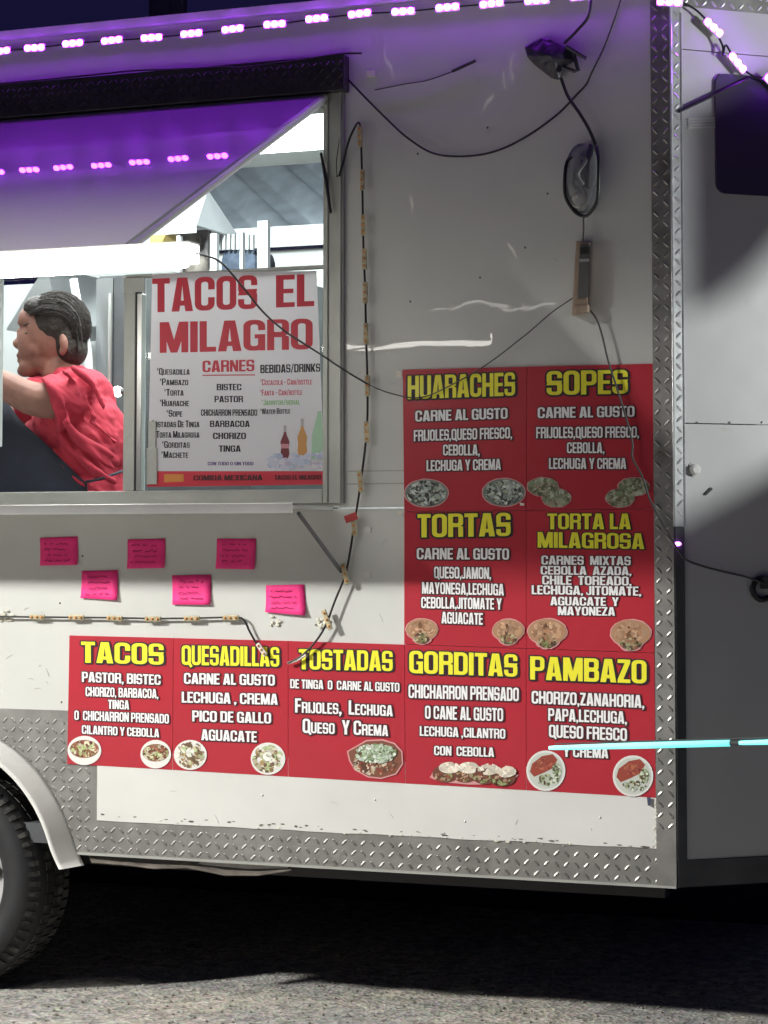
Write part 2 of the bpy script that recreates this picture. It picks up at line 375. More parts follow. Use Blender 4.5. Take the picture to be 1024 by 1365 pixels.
def lay(text, gap=.045, small=None):
    x = 0; vs = []; fs = []; start = True
    for c in text:
        if c == ' ': x += .22; start = True; continue
        k = 1.0
        if small and not start and c.isalpha(): k = small
        if c.isalpha(): start = False
        w_, (gv, gf) = glyph(c); n0 = len(vs)
        vs += [(x + p[0] * k, p[1] * k) for p in gv]; fs += [tuple(i + n0 for i in f) for f in gf]; x += w_ * k + gap
    return vs, fs, x - gap
def on_wall(px, py, y): X, Z = wall(px, py); return (X, y, Z)
def print_text(text, xl, xr, yl, yr, h, y, m, parent, shadow=None, small=None, surf=on_wall, sh=.07, name='lettering', grow=0):
    vs, fs, W = lay(text, small=small)
    def put(dx, dy, yy, nm, mm, par):
        mb = MB(); out = []
        for (u, v_) in vs:
            f = u / W; px = xl + f * (xr - xl) + dx * h; py = yl + f * (yr - yl) + h / 2 - v_ * h + dy * h; out.append(surf(px, py, yy))
        mb.add(out, fs); return mb
    o = build(name, put(0, 0, y, name, m, parent), m, parent)
    if shadow:
        mb = MB(); d = sh
        for i, (dx, dy) in enumerate(((d, d), (d, -d), (-d, d), (-d, -d), (1.9 * d, 1.2 * d), (0, 1.5 * d), (1.5 * d, 0), (-1.4 * d, 0))):
            q = put(dx, dy, y + .0003 + i * .00006, '', shadow, parent); mb.add(q.v, q.f)
        build('letter_shadow', mb, shadow, o)
    return o
def P3(pts, y): return [on_wall(px, py, y) for px, py in pts]

# ================================================================== SETTING
gm = MB(); gm.add([(-80, -80, 0), (80, -80, 0), (80, 80, 0), (-80, 80, 0)], [(0, 1, 2, 3)])
build('ground', gm, 'ground', kind='structure')
pb = MB()
for i in range(2600):
    x = random.uniform(-3.6, 1.2); y = random.uniform(-1.2, 1.0) ; r = random.uniform(.002, .0065)
    pb.ball((x, y, r * .3), (r * random.uniform(.8, 1.5), r, r * .7), 5, 4)
o = build('gravel', pb, 'pebble', kind='stuff'); tag(o, 'scattered small stones on the worn ground in front of the trailer', 'gravel')

# ================================================================== TRAILER
XL = -6.2; ZT = 2.95; YB = 2.15
T = thing('food_trailer', (-2.5, .8, 0), 'white food trailer with diamond plate skirting, raised hatch and lit serving window', 'food trailer')
WX1 = wall(455, 500)[0]; WZ0 = wall(400, 666)[1]; WZ1 = wall(420, 132)[1]; WX0 = -4.3
WHX, WHZ = wall(-77, 1172); WHZ = .335
def arc(cx, cz, r, a0, a1, n=28): return [(cx + r * math.cos(R(a0 + (a1 - a0) * i / n)), cz + r * math.sin(R(a0 + (a1 - a0) * i / n))) for i in range(n + 1)]
def sheet(name, adds, subs, y, th, m, parent, smooth=False, label=None, kind=None):
    v_, f_ = region(adds, subs); mb = MB()
    n_ = len(v_)
    ec = {}
    for f in f_:
        for i in range(3):
            e = (f[i], f[(i + 1) % 3]); ec[e] = 1
    mb.add([(p[0], y, p[1]) for p in v_] + [(p[0], y + th, p[1]) for p in v_], [tuple(f) for f in f_] + [tuple(i + n_ for i in reversed(f)) for f in f_] +
           [(b_, a, a + n_, b_ + n_) for (a, b_) in ec if (b_, a) not in ec])
    return build(name, mb, m, parent, label=label, kind=kind)
ZS = wall(20, 945)[1]      # lower edge of the main white sheet left of the menus
ZSEAM = wall(500, 677)[1]; XSEAM = WX1 + .012
hole = [(WX0, WZ0), (WX1, WZ0), (WX1, WZ1), (WX0, WZ1)]
sheet('side_wall', [rect(XL, ZSEAM + .002, XC - .004, ZT)], [rect(WX0, WZ0, WX1, WZ1)], 0, .03, 'wall_paint', T)
sheet('lower_wall', [rect(XL, ZS, XC - .004, ZSEAM - .002)], [], .0, .03, 'wall_paint', T)
# thin seams' battens beside the window
for py in (628, 645):
    a = at(480, py); z = a.z; mb = MB(); mb.box((WX1 + .02, -.0015, z - .002), (XC - .06, .001, z + .002)); build('seam_strip', mb, 'frame_metal', T)
# lower skirt: diamond plate with wheel arch
arch = [(WHX - .43, -1)] + [(WHX + .43, -1)] + arc(WHX, WHZ, .43, 0, 180)
sheet('diamond_plate_skirt', [rect(XL, ZB, XC - .001, ZS)], [arch], -.002, .03, 'plate_metal', T)
sk = [wall(130, 1020), wall(874, 1064), wall(876, 1129), wall(130, 1088)]
sx0, sz1 = wall(131, 1000); sx1, sz0 = wall(877, 1131)
mb = MB()
xs = [sx0 + (sx1 - sx0) * i / 30 for i in range(31)]
v_ = []
for i, x in enumerate(xs):
    zlow = sz0 + random.uniform(-.0018, .0018)
    v_ += [(x, -.0052, zlow), (x, -.0052, sz1), (x, -.002, zlow), (x, -.002, sz1)]
f_ = []
for i in range(30):
    k = i * 4; f_ += [(k, k + 4, k + 5, k + 1), (k, k + 2, k + 6, k + 4)]
f_ += [(0, 1, 3, 2), (120, 122, 123, 121)]
mb.add(v_, f_); build('skirt_panel', mb, 'skirt_paint', T)
# white sliver between menu and corner trim
# tread lugs
def lugs(fn, u0, u1, v0, v1, test=lambda u, v: True, pitch=.029, ln=.0138, wd=.0044, hh=.0022):
    mb = MB(); i = 0
    nu = int((u1 - u0) / pitch); nv = int((v1 - v0) / pitch)
    for i in range(nu + 1):
        for j in range(nv + 1):
            u = u0 + pitch * (i + .5) ; v = v0 + pitch * (j + .5)
            if u > u1 - .006 or v > v1 - .008 or not test(u, v): continue
            a = R(45 if (i + j) % 2 else -45); c, s_ = math.cos(a), math.sin(a); l2 = ln * random.uniform(.9, 1.05)
            pts = []
            for (p, q, h) in ((-l2, 0, 0), (-l2 * .45, -wd, 0), (l2 * .45, -wd, 0), (l2, 0, 0), (l2 * .45, wd, 0), (-l2 * .45, wd, 0), (-l2 * .5, 0, hh), (l2 * .5, 0, hh)):
                pts.append(fn(u + p * c - q * s_, v + p * s_ + q * c, h))
            mb.add(pts, [(0, 1, 6), (1, 2, 7, 6), (2, 3, 7), (3, 4, 7), (4, 5, 6, 7), (5, 0, 6)])
    return mb
side = lambda u, v, h: (u, -.0022 - h, v)
def skirt_ok(u, v):
    if (u - WHX) ** 2 + (v - WHZ) ** 2 < .475 ** 2: return False
    return not (u > sx0 - .008 and v > sz0 - .012)
mb = lugs(side, WHX - .2, XC - .012, ZB + .002, ZS - .002, skirt_ok)
build('tread_lugs', mb, 'plate_metal', T, kind='stuff')
# corner trims
mb = MB(); mb.box((XC - .056, -.0065, ZB + .004), (XC - .0005, -.0025, ZT)); build('corner_trim', mb, 'plate_metal', T)
mb = lugs(lambda u, v, h: (u, -.0067 - h, v), XC - .058, XC, ZB + .15, ZT); build('trim_lugs', mb, 'plate_metal', T, kind='stuff')
# front edge lip of skirt bottom and angle
mb = MB(); mb.box((WHX + .47, -.006, ZB - .003), (XC - .002, .03, ZB + .004)); build('skirt_lip', mb, 'frame_metal', T)
# nose (angled front face)
def nquad(mb, s0, s1, z0, z1, o0, o1):
    pts = [nose_pt(s, z, o) for s in (s0, s1) for o in (o0, o1) for z in (z0, z1)]
    mb.add(pts, [(0, 1, 3, 2), (4, 6, 7, 5), (0, 4, 5, 1), (2, 3, 7, 6), (0, 2, 6, 4), (1, 5, 7, 3)]); return mb
zn1 = nose(1000, 566)[1]; zn2 = nose(960, 70)[1]
NL = 1.25
build('nose_panel', nquad(MB(), .0, NL, zn2 + .0015, ZT, -.03, 0), 'nose_paint', T)
build('nose_panel', nquad(MB(), .0, NL, zn1 + .0015, zn2 - .0015, -.03, 0), 'nose_paint', T)
zn3 = nose(940, 1145)[1]
build('nose_panel', nquad(MB(), .0, NL, zn3, zn1 - .0015, -.03, 0), 'nose_paint', T)
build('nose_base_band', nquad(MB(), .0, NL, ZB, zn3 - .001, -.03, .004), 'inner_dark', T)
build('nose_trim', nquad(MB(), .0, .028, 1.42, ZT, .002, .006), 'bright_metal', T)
build('nose_trim', nquad(MB(), .0, .028, ZB + .03, 1.418, .002, .006), 'inner_dark', T)  # lower trim painted dark for the shade there
mb = lugs(lambda u, v, h: nose_pt(u, v, .006 + h), 0.0, .034, 1.44, ZT - .09); build('trim_lugs', mb, 'bright_metal', T, kind='stuff')
zt = nose(960, 14)[1]
build('nose_top_plate', nquad(MB(), .0, NL, zt, ZT + .02, .0065, .010), 'plate_metal', T)
mb = lugs(lambda u, v, h: nose_pt(u, v, .010 + h), 0.0, .5, zt, ZT + .02); build('top_plate_lugs', mb, 'bright_metal', T, kind='stuff')
# corner bead
mb = MB(); mb.tube([(XC + .001, -.003, 1.42), (XC + .001, -.003, ZT)], .0045, 8); build('corner_bead', mb, 'bright_metal', T)
mb = MB(); mb.tube([nose_pt(.03, 1.42, .006), nose_pt(.03, ZT - .1, .006)], .003, 6); build('corner_bead', mb, 'bright_metal', T)
# nose details: rivets, knob, dark rounded panel standing for a reflection, handle bracket
for px in (930, 973, 1016, 1060):
    s_, z_ = nose(px, 563); mb = MB(); mb.ball(nose_pt(s_, z_, .001), (.004, .004, .003), 8, 5); build('rivet', mb, 'rivet', T, True)
s_, z_ = nose(925, 626); mb = MB(); c = nose_pt(s_, z_, 0)
mb.tube([c, c + NN * .012, c + NN * .016], [.016, .015, .010], 16); kn = build('marker_lamp', mb, 'skirt_paint', T, False)
mb = MB(); mb.tube([c - NN * .001, c + NN * .003], .020, 16); build('lamp_base', mb, 'frame_metal', kn)
s_, z_ = nose(944, 655); mb = MB(); c = nose_pt(s_, z_, .003); mb.obox(c, ND * .010 + Vector((0, 0, .008)), Vector((0, 0, .003)) - ND * .002, NN * .002); build('dent', mb, 'black', T)
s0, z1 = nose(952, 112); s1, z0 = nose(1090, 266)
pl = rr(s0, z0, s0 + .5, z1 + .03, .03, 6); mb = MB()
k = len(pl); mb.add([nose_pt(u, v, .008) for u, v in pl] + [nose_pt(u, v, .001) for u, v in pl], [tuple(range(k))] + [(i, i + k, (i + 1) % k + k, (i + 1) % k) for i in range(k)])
build('dark_reflection', mb, 'reflection_tint', T)
s0, z0 = nose(915, 157); mb = MB()   # reflected stripes built as thin strips beside the dark panel
for i in range(4):
    mb.obox(nose_pt(s0 + .05, z0 - .008 * i, .003), ND * .046 + Vector((0, 0, .004)), Vector((0, 0, .0024)), NN * .0015)
build('reflection_stripes', mb, 'skirt_paint', T)
mb = MB(); a = nose_pt(.02, nose(912, 150)[1], .01); b_ = nose_pt(.24, nose(1000, 106)[1], .012); mb.tube([a, b_], .005, 6); build('shadow_edge', mb, 'black', T)  # black strip drawn along the shadow edge on the nose
s_, z_ = nose(1014, 785); c = nose_pt(s_, z_, .01); mb = MB()
mb.tube([c + ND * .03 * math.cos(R(q)) + Vector((0, 0, .03 * math.sin(R(q)))) for q in range(90, 330, 20)], .008, 8)
mb.box(tuple(c + Vector((-.005, -.006, .0))), tuple(c + Vector((.04, .02, .035)))); build('handle', mb, 'black', T)
# roof, floor, far wall, ceiling of the trailer
mb = MB(); mb.add([(XL, -.03, ZT + .001), (XC, -.03, ZT + .001), nose_pt(NL, ZT + .001), (XC + .9, YB, ZT + .001), (XL, YB, ZT + .001)] , [(0, 1, 2, 3, 4)])
mb.add([(XL, -.03, ZT + .025), (XC, -.03, ZT + .025), nose_pt(NL, ZT + .025), (XC + .9, YB, ZT + .025), (XL, YB, ZT + .025)], [(0, 1, 2, 3, 4)])
mb.box((XL, -.03, ZT + .0015), (XC, -.028, ZT + .0245)); build('roof', mb, 'skirt_paint', T)
mb = MB(); mb.box((XL, .035, ZT - .05), (XC - .02, YB, ZT - .03)); build('ceiling', mb, 'inner_wall', T)
mb = MB(); mb.box((XL, .035, ZB + .02), (XC - .02, YB, ZB + .08)); build('floor', mb, 'inner_dark', T)
FZ = 2.47      # opening added high up for the scene reflected in the glass
mb = MB(); mb.box((XL, YB, ZB + .02), (XC, YB + .03, FZ)); build('far_wall', mb, 'inner_wall', T)
mb = MB(); mb.box((XC - .05, .04, ZB + .08), (XC - .02, YB, ZT - .05)); build('end_wall', mb, 'inner_wall', T)
mb = MB(); mb.box((XL, .04, ZB + .08), (XL + .03, YB, ZT - .05)); build('end_wall', mb, 'inner_wall', T)
# hitch frame and axle under
for y in (.25, 1.9):
    mb = MB(); mb.box((XL, y, ZB - .07), (XC - .1, y + .06, ZB + .018)); build('chassis_rail', mb, 'black', T)
mb = MB(); mb.box((XL, YB - .02, 0.0), (XC + 1.0, YB, ZB + .015)); build('rear_shade_sheet', mb, 'shade_navy', T)  # dark sheet added to blacken the shade under the trailer
mb = MB(); mb.add([(XC - .02, .35, .0), nose_pt(1.2, 0, -.3), nose_pt(1.2, ZB, -.3), (XC - .02, .35, ZB)], [(0, 1, 2, 3)]); build('front_skirt_tarp', mb, 'black', T) if 0 else None
# torn trim under skirt
mb = MB(); a = [(118, 1140), (160, 1146), (205, 1152), (250, 1150), (300, 1160), (345, 1162), (388, 1158)]
lo = [(122, 1150), (165, 1153), (205, 1158), (250, 1157), (300, 1167), (345, 1167), (388, 1160)]
v_ = [at(x, y, .02 + .004 * (i % 2)) for i, (x, y) in enumerate(a)] + [at(x, y, -.002 + .012 * (i % 2)) for i, (x, y) in enumerate(lo)]
mb.add(v_, [(i, i + 1, i + 8, i + 7) for i in range(6)]); build('torn_underside_strip', mb, 'rust', T, solid=.003)
mb = MB(); v_ = [at(x, y, .03) for x, y in ((270, 1148), (320, 1150), (385, 1154), (383, 1158), (330, 1158), (262, 1152))]; mb.add(v_, [tuple(range(6))]); build('torn_underside_strip', mb, 'plate_metal', T, solid=.003)
# wheel
mb = MB(); r0 = .335
prof = [(.02, .20), (.0, .215), (-.010, .235), (-.014, .26), (-.010, .285), (0, .300), (.012, .314), (.03, .327), (.05, .333), (.16, .333), (.18, .327), (.2, .30), (.205, .25), (.19, .2)]
wh = build('wheel', MB().lathe((WHX, .012, WHZ), [(.03, .205), (.004, .213), (.0, .222), (.006, .228), (.03, .226)], n=64), 'rim_metal', T, True)
ty = build('tyre', mb.lathe((WHX, .012, WHZ), prof, n=96), 'rubber', wh, True)
mb = MB(); nn = 64
for k in range(nn):
    for (h0, h1, ra, rb, sh_) in ((.006, .024, .306, .3275, 0), (.052, .095, .330, .3355, .5), (.105, .15, .330, .3355, 0), (.158, .19, .326, .335, .5)):
        a = 2 * math.pi * (k + sh_) / nn; d = Vector((math.cos(a), 0, math.sin(a))); t_ = Vector((-math.sin(a), 0, math.cos(a)))
        c0 = Vector((WHX, .012, WHZ)); wv = t_ * (.008 if h0 < .01 else .0125)
        mb.add([c0 + Vector((0, h0 - (.012 if h0 < .01 else 0), 0)) + d * (ra - .004) - wv * .7, c0 + Vector((0, h0 - (.012 if h0 < .01 else 0), 0)) + d * (ra - .004) + wv * .7,
                c0 + Vector((0, h0 + .003, 0)) + d * (rb - .008 if h0 < .01 else rb) - wv, c0 + Vector((0, h0 + .003, 0)) + d * (rb - .008 if h0 < .01 else rb) + wv,
                c0 + Vector((0, h1, 0)) + d * rb - wv, c0 + Vector((0, h1, 0)) + d * rb + wv,
                c0 + Vector((0, h1 + .002, 0)) + d * (ra - .006) - wv, c0 + Vector((0, h1 + .002, 0)) + d * (ra - .006) + wv],
               [(0, 1, 3, 2), (2, 3, 5, 4), (4, 5, 7, 6), (0, 2, 4, 6), (1, 7, 5, 3)])
build('tread_blocks', mb, 'tread_rubber', wh, kind='stuff')
mb = MB(); mb.lathe((WHX, .012, WHZ), [(.02, .21), (.05, .19), (.06, .12), (.03, .08), (.02, .001)], n=48)
build('rim', mb, 'rim_metal', wh, True)
for k in range(8):
    a = 2 * math.pi * (k + .2) / 8; c = Vector((WHX + .155 * math.cos(a), .055, WHZ + .155 * math.sin(a))); mb = MB()
    mb.tube([c, c + Vector((0, .016, 0))], .022, 12); build('rim_hole', mb, 'black', wh)
# wheel well
mb = MB(); pts = arc(WHX, WHZ, .435, 14, 166)
mb.add([(x, .0, z) for x, z in pts] + [(x, .45, z) for x, z in pts], [(i, i + 1, i + 1 + len(pts), i + len(pts)) for i in range(len(pts) - 1)])
mb.add([(WHX, .45, WHZ)] + [(x, .45, z) for x, z in pts], [(0, i, i + 1) for i in range(1, len(pts))]); build('wheel_well', mb, 'black', T)
# fender: swept lip
mb = MB(); sec = [(-.001, .485), (-.012, .478), (-.03, .468), (-.060, .448), (-.068, .444), (-.064, .434), (-.05, .430), (-.001, .428)]
A0, A1, NA_ = 8, 172, 60; k = len(sec)
for i in range(NA_ + 1):
    a = R(A0 + (A1 - A0) * i / NA_); fl = .02 * max(0, 1 - i / 4) ** 2
    for (y, r) in sec:
        r2 = r + fl; mb.v.append((WHX + r2 * math.cos(a), y, WHZ + r2 * math.sin(a)))
for i in range(NA_):
    for j in range(k): mb.f.append((i * k + j, i * k + (j + 1) % k, (i + 1) * k + (j + 1) % k, (i + 1) * k + j)); mb.c.append(None)
mb.f.append(tuple(range(k))); mb.c.append(None)
build('fender', mb, 'fender', T, True)

# ---------------- window
GX = wall(433, 400)[0]                                   # right edge of the glass
GZ1 = wall(430, 147)[1]; GZ0 = wall(430, 652)[1]; GZM = wall(420, 356)[1]
def bx(name, x0, y0, z0, x1, y1, z1, m, par=T, **k): return build(name, MB().box((x0, y0, z0), (x1, y1, z1)), m, par, bevel=k.pop('bev', .002), **k)
fr = bx('window_frame', GX, -.014, WZ0 - .012, WX1 + .012, .05, WZ1 + .012, 'frame_metal')
bx('frame_bead', GX + .012, -.019, WZ0 - .012, GX + .018, -.0145, WZ1, 'frame_metal', fr)
bx('frame_bead', WX1 + .001, -.020, WZ0 - .016, WX1 + .007, -.0145, WZ1 + .012, 'frame_metal', fr)
bx('frame_bottom', WX0, -.013, WZ0 - .012, GX - .001, .05, GZ0, 'frame_metal', fr)
bx('frame_top', WX0, -.013, GZ1, GX - .001, .05, WZ1 + .012, 'frame_metal', fr)
mxl = wall(166, 500)[0]; mxr = wall(194, 500)[0]
bx('transom_rail', mxl, .002, GZM - .004, GX - .0015, .03, GZM + .006, 'frame_metal', fr)
ml = bx('mullion', mxl, -.006, GZ0 + .001, wall(181, 500)[0], .045, GZM - .005, 'frame_metal', fr)
bx('window_seal', wall(181.5, 500)[0], -.008, GZ0 + .001, wall(185, 500)[0], .02, GZM - .03, 'black', fr)
bx('sliding_sash', wall(185.5, 500)[0], -.016, GZ0 + .001, wall(192, 500)[0], .012, wall(190, 392)[1], 'steel', fr)
bx('sash_top', mxl, -.010, GZM - .05, mxr, -.0065, GZM - .006, 'frame_metal', fr)
mb = MB(); mb.box((WX0, .012, GZM + .0065), (GX - .002, .016, GZ1 - .001)); build('glass_pane', mb, 'glass', fr)
mb = MB(); mb.box((wall(192, 500)[0] + .001, .006, GZ0 + .001), (GX - .002, .010, GZM - .005)); build('glass_pane', mb, 'glass', fr)
lx = wall(8, 480)[0]
bx('open_sash', lx - .05, -.035, wall(0, 596)[1], lx, -.015, wall(0, 355)[1], 'steel', fr)
mb = MB(); mb.box((lx - .9, -.028, wall(0, 590)[1]), (lx - .051, -.024, wall(0, 360)[1])); build('glass_pane', mb, 'glass', fr)
# latch reflection at the poster corner, built as a solid piece
mb = MB(); lxx, lzz = wall(205, 575); mb.box((lxx - .012, -.012, lzz - .05), (lxx + .012, -.002, lzz + .03)); mb.box((lxx - .018, -.010, lzz - .16), (lxx + .016, -.004, lzz - .051)); build('latch_reflection', mb, 'frame_metal', fr)
# serving shelf
SHX = at(391, 676, -.30).x; shz = at(391, 676, -.30).z
sh = bx('serving_shelf', -4.4, -.30, shz - .006, SHX, -.016, shz + .006, 'steel')
bx('shelf_edge', -4.4, -.306, shz - .016, SHX, -.3005, shz + .012, 'steel', sh, bev=.001)
p, q = at(398, 684, -.28), at(455, 762, -.01); mb = MB(); mb.tube([p + Vector((0, 0, -.0)), q], .006, 8); build('shelf_strut', mb, 'inner_dark', sh)
# hinge cover of the hatch, with tread pattern
HX1 = wall(466, 90)[0]; HZ1 = wall(240, 96)[1]; HZ0 = wall(240, 142)[1]
bx('hinge_cover', -4.5, -.045, HZ0, HX1, -.001, HZ1, 'dark_plate')
mb = lugs(lambda u, v, h: (u, -.0455 - h, v), -3.2, HX1, HZ0 + .012, HZ1, pitch=.02, ln=.010, wd=.003); build('hinge_lugs', mb, 'dark_plate', T, kind='stuff')
# hatch
HGX = wall(437, 130)[0]; hz0 = HZ0 - .004
OC = at(166, 325, -1.10); OZ = OC.z
HOX = OC.x
def hatch_pt(u, v, off=0):       # u: x, v: 0 hinge .. 1 outer edge
    d = Vector((0, -1.10 + .03, OZ - hz0)); nrm = Vector((0, d.z, -d.y)).normalized()
    return Vector((u, -.03, hz0)) + d * v + nrm * off
mb = MB(); xr0, xr1 = HGX, HOX
v_ = [hatch_pt(-4.5, 0), hatch_pt(xr0, 0), hatch_pt(xr1, 1), hatch_pt(-4.5, 1)] + [hatch_pt(-4.5, 0, -.03), hatch_pt(xr0, 0, -.03), hatch_pt(xr1, 1, -.03), hatch_pt(-4.5, 1, -.03)]
mb.add(v_, [(0, 3, 2, 1), (4, 5, 6, 7), (0, 1, 5, 4), (1, 2, 6, 5), (2, 3, 7, 6), (3, 0, 4, 7)]); ht = build('hatch', mb, 'hatch_paint', T)
mb = MB(); mb.tube([hatch_pt(xr0, 0, -.012), hatch_pt(xr1, 1, -.012)], .012, 8); build('hatch_edge', mb, 'frame_metal', ht)
mb = MB(); mb.tube([hatch_pt(-4.5, 1, -.012), hatch_pt(xr1, 1, -.012)], .012, 8); build('hatch_edge', mb, 'frame_metal', ht)
# prop stick lying against the frame
mb = MB(); mb.tube([at(428, 204, -.03), at(434, 236, -.035), at(441, 284, -.03)], [.004, .006, .004], 8)
tag(build('rubber_strap', mb, 'black', loc=at(441, 284, -.03)), 'short black rubber strap hanging on the window frame edge', 'strap')

# ---------------- tube light under the hatch lip
tz = at(120, 349, -1.13).z; tx1 = at(252, 347, -1.13).x
TL = thing('tube_light', (tx1, -1.13, tz + .04), 'glaring white fluorescent tube fixed along the lip of the hatch', 'tube light')
mb = MB(); mb.tube([(tx1 - 2.4, -1.13, tz), (tx1 - .03, -1.13, tz), (tx1 - .008, -1.13, tz), (tx1, -1.13, tz)], [.030, .030, .026, .012], 20); build('glowing_tube', mb, 'tube_white', TL, True)
mb = MB(); mb.box((tx1 - 2.42, -1.150, tz + .031), (tx1 + .010, -1.095, tz + .036)); mb.box((tx1 - 2.42, -1.095, tz - .015), (tx1 + .010, -1.091, tz + .036)); build('bracket_and_shield', mb, 'skirt_paint', TL)  # bracket plus shield added to block tube light towards the wall

# ================================================================== INTERIOR THINGS
def px_box(name, x0, y0, x1, y1, Y, d, m, label, cat):
    a = at(x0, y1, Y); c = at(x1, y0, Y); mb = MB().box((a.x, Y, a.z), (c.x, Y + d, c.z)); o = build(name, mb, m, loc=(a.x, Y, a.z), bevel=.006); return tag(o, label, cat)
# range hood behind the cook
H = thing('range_hood', at(40, 400, 1.7), 'sloping grey steel extractor hood behind the cook', 'range hood')
mb = MB(); f = [at(20, 395, 1.55), at(50, 372, 1.55), at(12, 470, 1.6), at(12, 420, 1.6)]
a = at(8, 440, 1.5); c = at(80, 395, 1.5)
mb.add([(a.x, 1.5, a.z), (c.x, 1.5, a.z + .03), (c.x - .06, 1.5, c.z + .12), (a.x + .12, 1.5, c.z + .05), (a.x, 2.1, a.z), (c.x, 2.1, a.z + .03), (c.x - .06, 2.1, c.z + .12), (a.x + .12, 2.1, c.z + .05)],
       [(0, 1, 2, 3), (4, 7, 6, 5), (0, 4, 5, 1), (1, 5, 6, 2), (2, 6, 7, 3), (3, 7, 4, 0)]); build('hood_shell', mb, 'inner_steel', H)
mb = MB(); a = at(53, 395, 1.7); mb.box((a.x, 1.7, a.z), (a.x + .05, 1.75, a.z + .25)); build('flue_pipe', mb, 'ink_rose', H)
F = thing('fridge', at(140, 660, 1.3), 'tall dark grey steel cabinet behind the cook, right of the white wall', 'fridge')
a = at(126, 700, 1.3); c = at(172, 355, 1.3)
build('fridge_body', MB().box((a.x, 1.32, a.z - .4), (c.x + .5, 2.1, c.z - .03)), 'inner_dark', F)
build('fridge_door', MB().box((a.x, 1.30, a.z - .38), (a.x + .07, 1.318, c.z - .04)), 'inner_steel', F)
build('fridge_door', MB().box((a.x + .074, 1.30, a.z - .38), (c.x + .5, 1.318, c.z - .04)), 'inner_dark', F)
mb = MB(); mb.tube([(a.x + .065, 1.285, a.z), (a.x + .068, 1.285, c.z - .1)], .008, 8); build('handle', mb, 'steel', F)
# wavy white curtain/duct edge
mb = MB(); pts = [at(x, y, 1.25) for x, y in ((98, 372), (103, 400), (112, 440), (118, 480), (118, 530))]
for p in spline(pts, 5): pass
mb.tube(spline(pts, 6), .016, 8); tag(build('duct_hose', mb, 'inner_wall', loc=pts[-1]), 'pale curved hose hanging beside the tall grey cabinet', 'hose')
# glowing bulb seen past the shoulder
bp_ = at(157, 522, .9); BL = thing('work_lamp', bp_, 'small round glowing bulb behind the cook at shoulder height', 'lamp')
build('bulb', MB().ball(bp_, .019, 12, 8), 'ceiling_light', BL, True); mb = MB(); mb.tube([bp_ + Vector((.015, 0, 0)), bp_ + Vector((.05, 0, .0))], .012, 8); build('lamp_socket', mb, 'inner_dark', BL)
# ceiling light
c0 = at(300, 150, .35); CL = thing('ceiling_light', (-2.0, 1.0, ZT - .055), 'wide bright ceiling light panel inside the trailer above the window', 'ceiling light')
build('light_panel', MB().box((-3.6, .35, ZT - .075), (-.9, 1.75, ZT - .062)), 'ceiling_light', CL)
build('light_frame', MB().box((-3.64, .31, ZT - .061), (-.86, 1.79, ZT - .052)), 'inner_steel', CL)
# counter inside
tag(bx('counter', -4.2, .08, 1.36, WX1, .42, 1.40, 'inner_steel', None), 'steel work counter just inside the serving window', 'counter')
lamp('inner_light', 'AREA', (-2.0, .30, 2.74), INNER_W, (.95, 1, .98), .5, (-2.55, .75, 1.9))

# ---------------- the cook
PY = .62
def pp(px, py, dy=0.0):
    k_ = max(0.0, min(1.0, (505 - py) / 12)) if px > 5 else 0.0     # head a little smaller and lower
    return at(px + (72 - px) * .06 * k_, py + (505 - py) * .075 * k_, PY + dy * (1 - .05 * k_))
PR = thing('person', tuple(pp(60, 700) - Vector((0, 0, .9))), 'person in red t-shirt and dark apron leaning left inside the serving window', 'person')
sc = (at(100, 500, PY) - at(0, 500, PY)).length / 100      # metres per pixel there
def ell(mb, px, py, rx, rz, ry, dy=0, tilt=0):
    h_ = .94 if py < 490 else 1.0; mb.ball(pp(px, py, dy), (rx * sc * h_, ry * h_, rz * sc * h_), 20, 14, Matrix.Rotation(R(-tilt), 3, 'Y'))
def remesh(o, vox, smooth=6, f=.5):
    md = o.modifiers.new('remesh', 'REMESH'); md.mode = 'VOXEL'; md.voxel_size = vox; md.use_smooth_shade = True
    md = o.modifiers.new('smooth', 'SMOOTH'); md.factor = f; md.iterations = smooth
# skin: head, neck, both arms and hands, one body
mb = MB()
ell(mb, 70, 436, 38, 46, .076)             # cranium
ell(mb, 48, 452, 25, 38, .060)             # face
ell(mb, 44, 420, 20, 20, .058)             # brow
ell(mb, 42, 487, 17, 14, .045)             # chin and jaw
ell(mb, 62, 480, 24, 17, .052)
ell(mb, 23, 455, 10, 7, .017, tilt=-20); ell(mb, 26, 444, 6, 12, .012, tilt=20); ell(mb, 58, 462, 20, 20, .066); ell(mb, 34, 427, 12, 5, .045, tilt=-20)   # nose
ell(mb, 27, 471, 8, 4, .022); ell(mb, 28, 479, 8, 4, .020); ell(mb, 32, 493, 11, 8, .026)                       # lips
ell(mb, 86, 453, 6, 12, .012, -.076, 12)      # ear
ell(mb, 84, 466, 5, 5, .010, -.074)
ell(mb, 82, 497, 24, 26, .056)                # neck
sh_ = pp(96, 535, -.13); el = pp(46, 532, -.20); wr = pp(-30, 497, -.26); hd = pp(-52, 486, -.28)
mb.tube(spline([sh_, (sh_ + el) / 2, el, (el + wr) / 2 + Vector((0, 0, .01)), wr, hd], 4), [.055] * 3 + [.052] * 3 + [.048] * 3 + [.046] * 3 + [.041] * 3 + [.033] * 3 + [.030] * 3, 14) if False else None
pth = spline([sh_, el, (el + wr) / 2, wr, hd], 5); nP = len(pth)
mb.tube(pth, [.066 - .034 * (i / (nP - 1)) for i in range(nP)], 14)
mb.ball(hd, (.040, .022, .032), 12, 8)
dirh = (hd - wr).normalized()
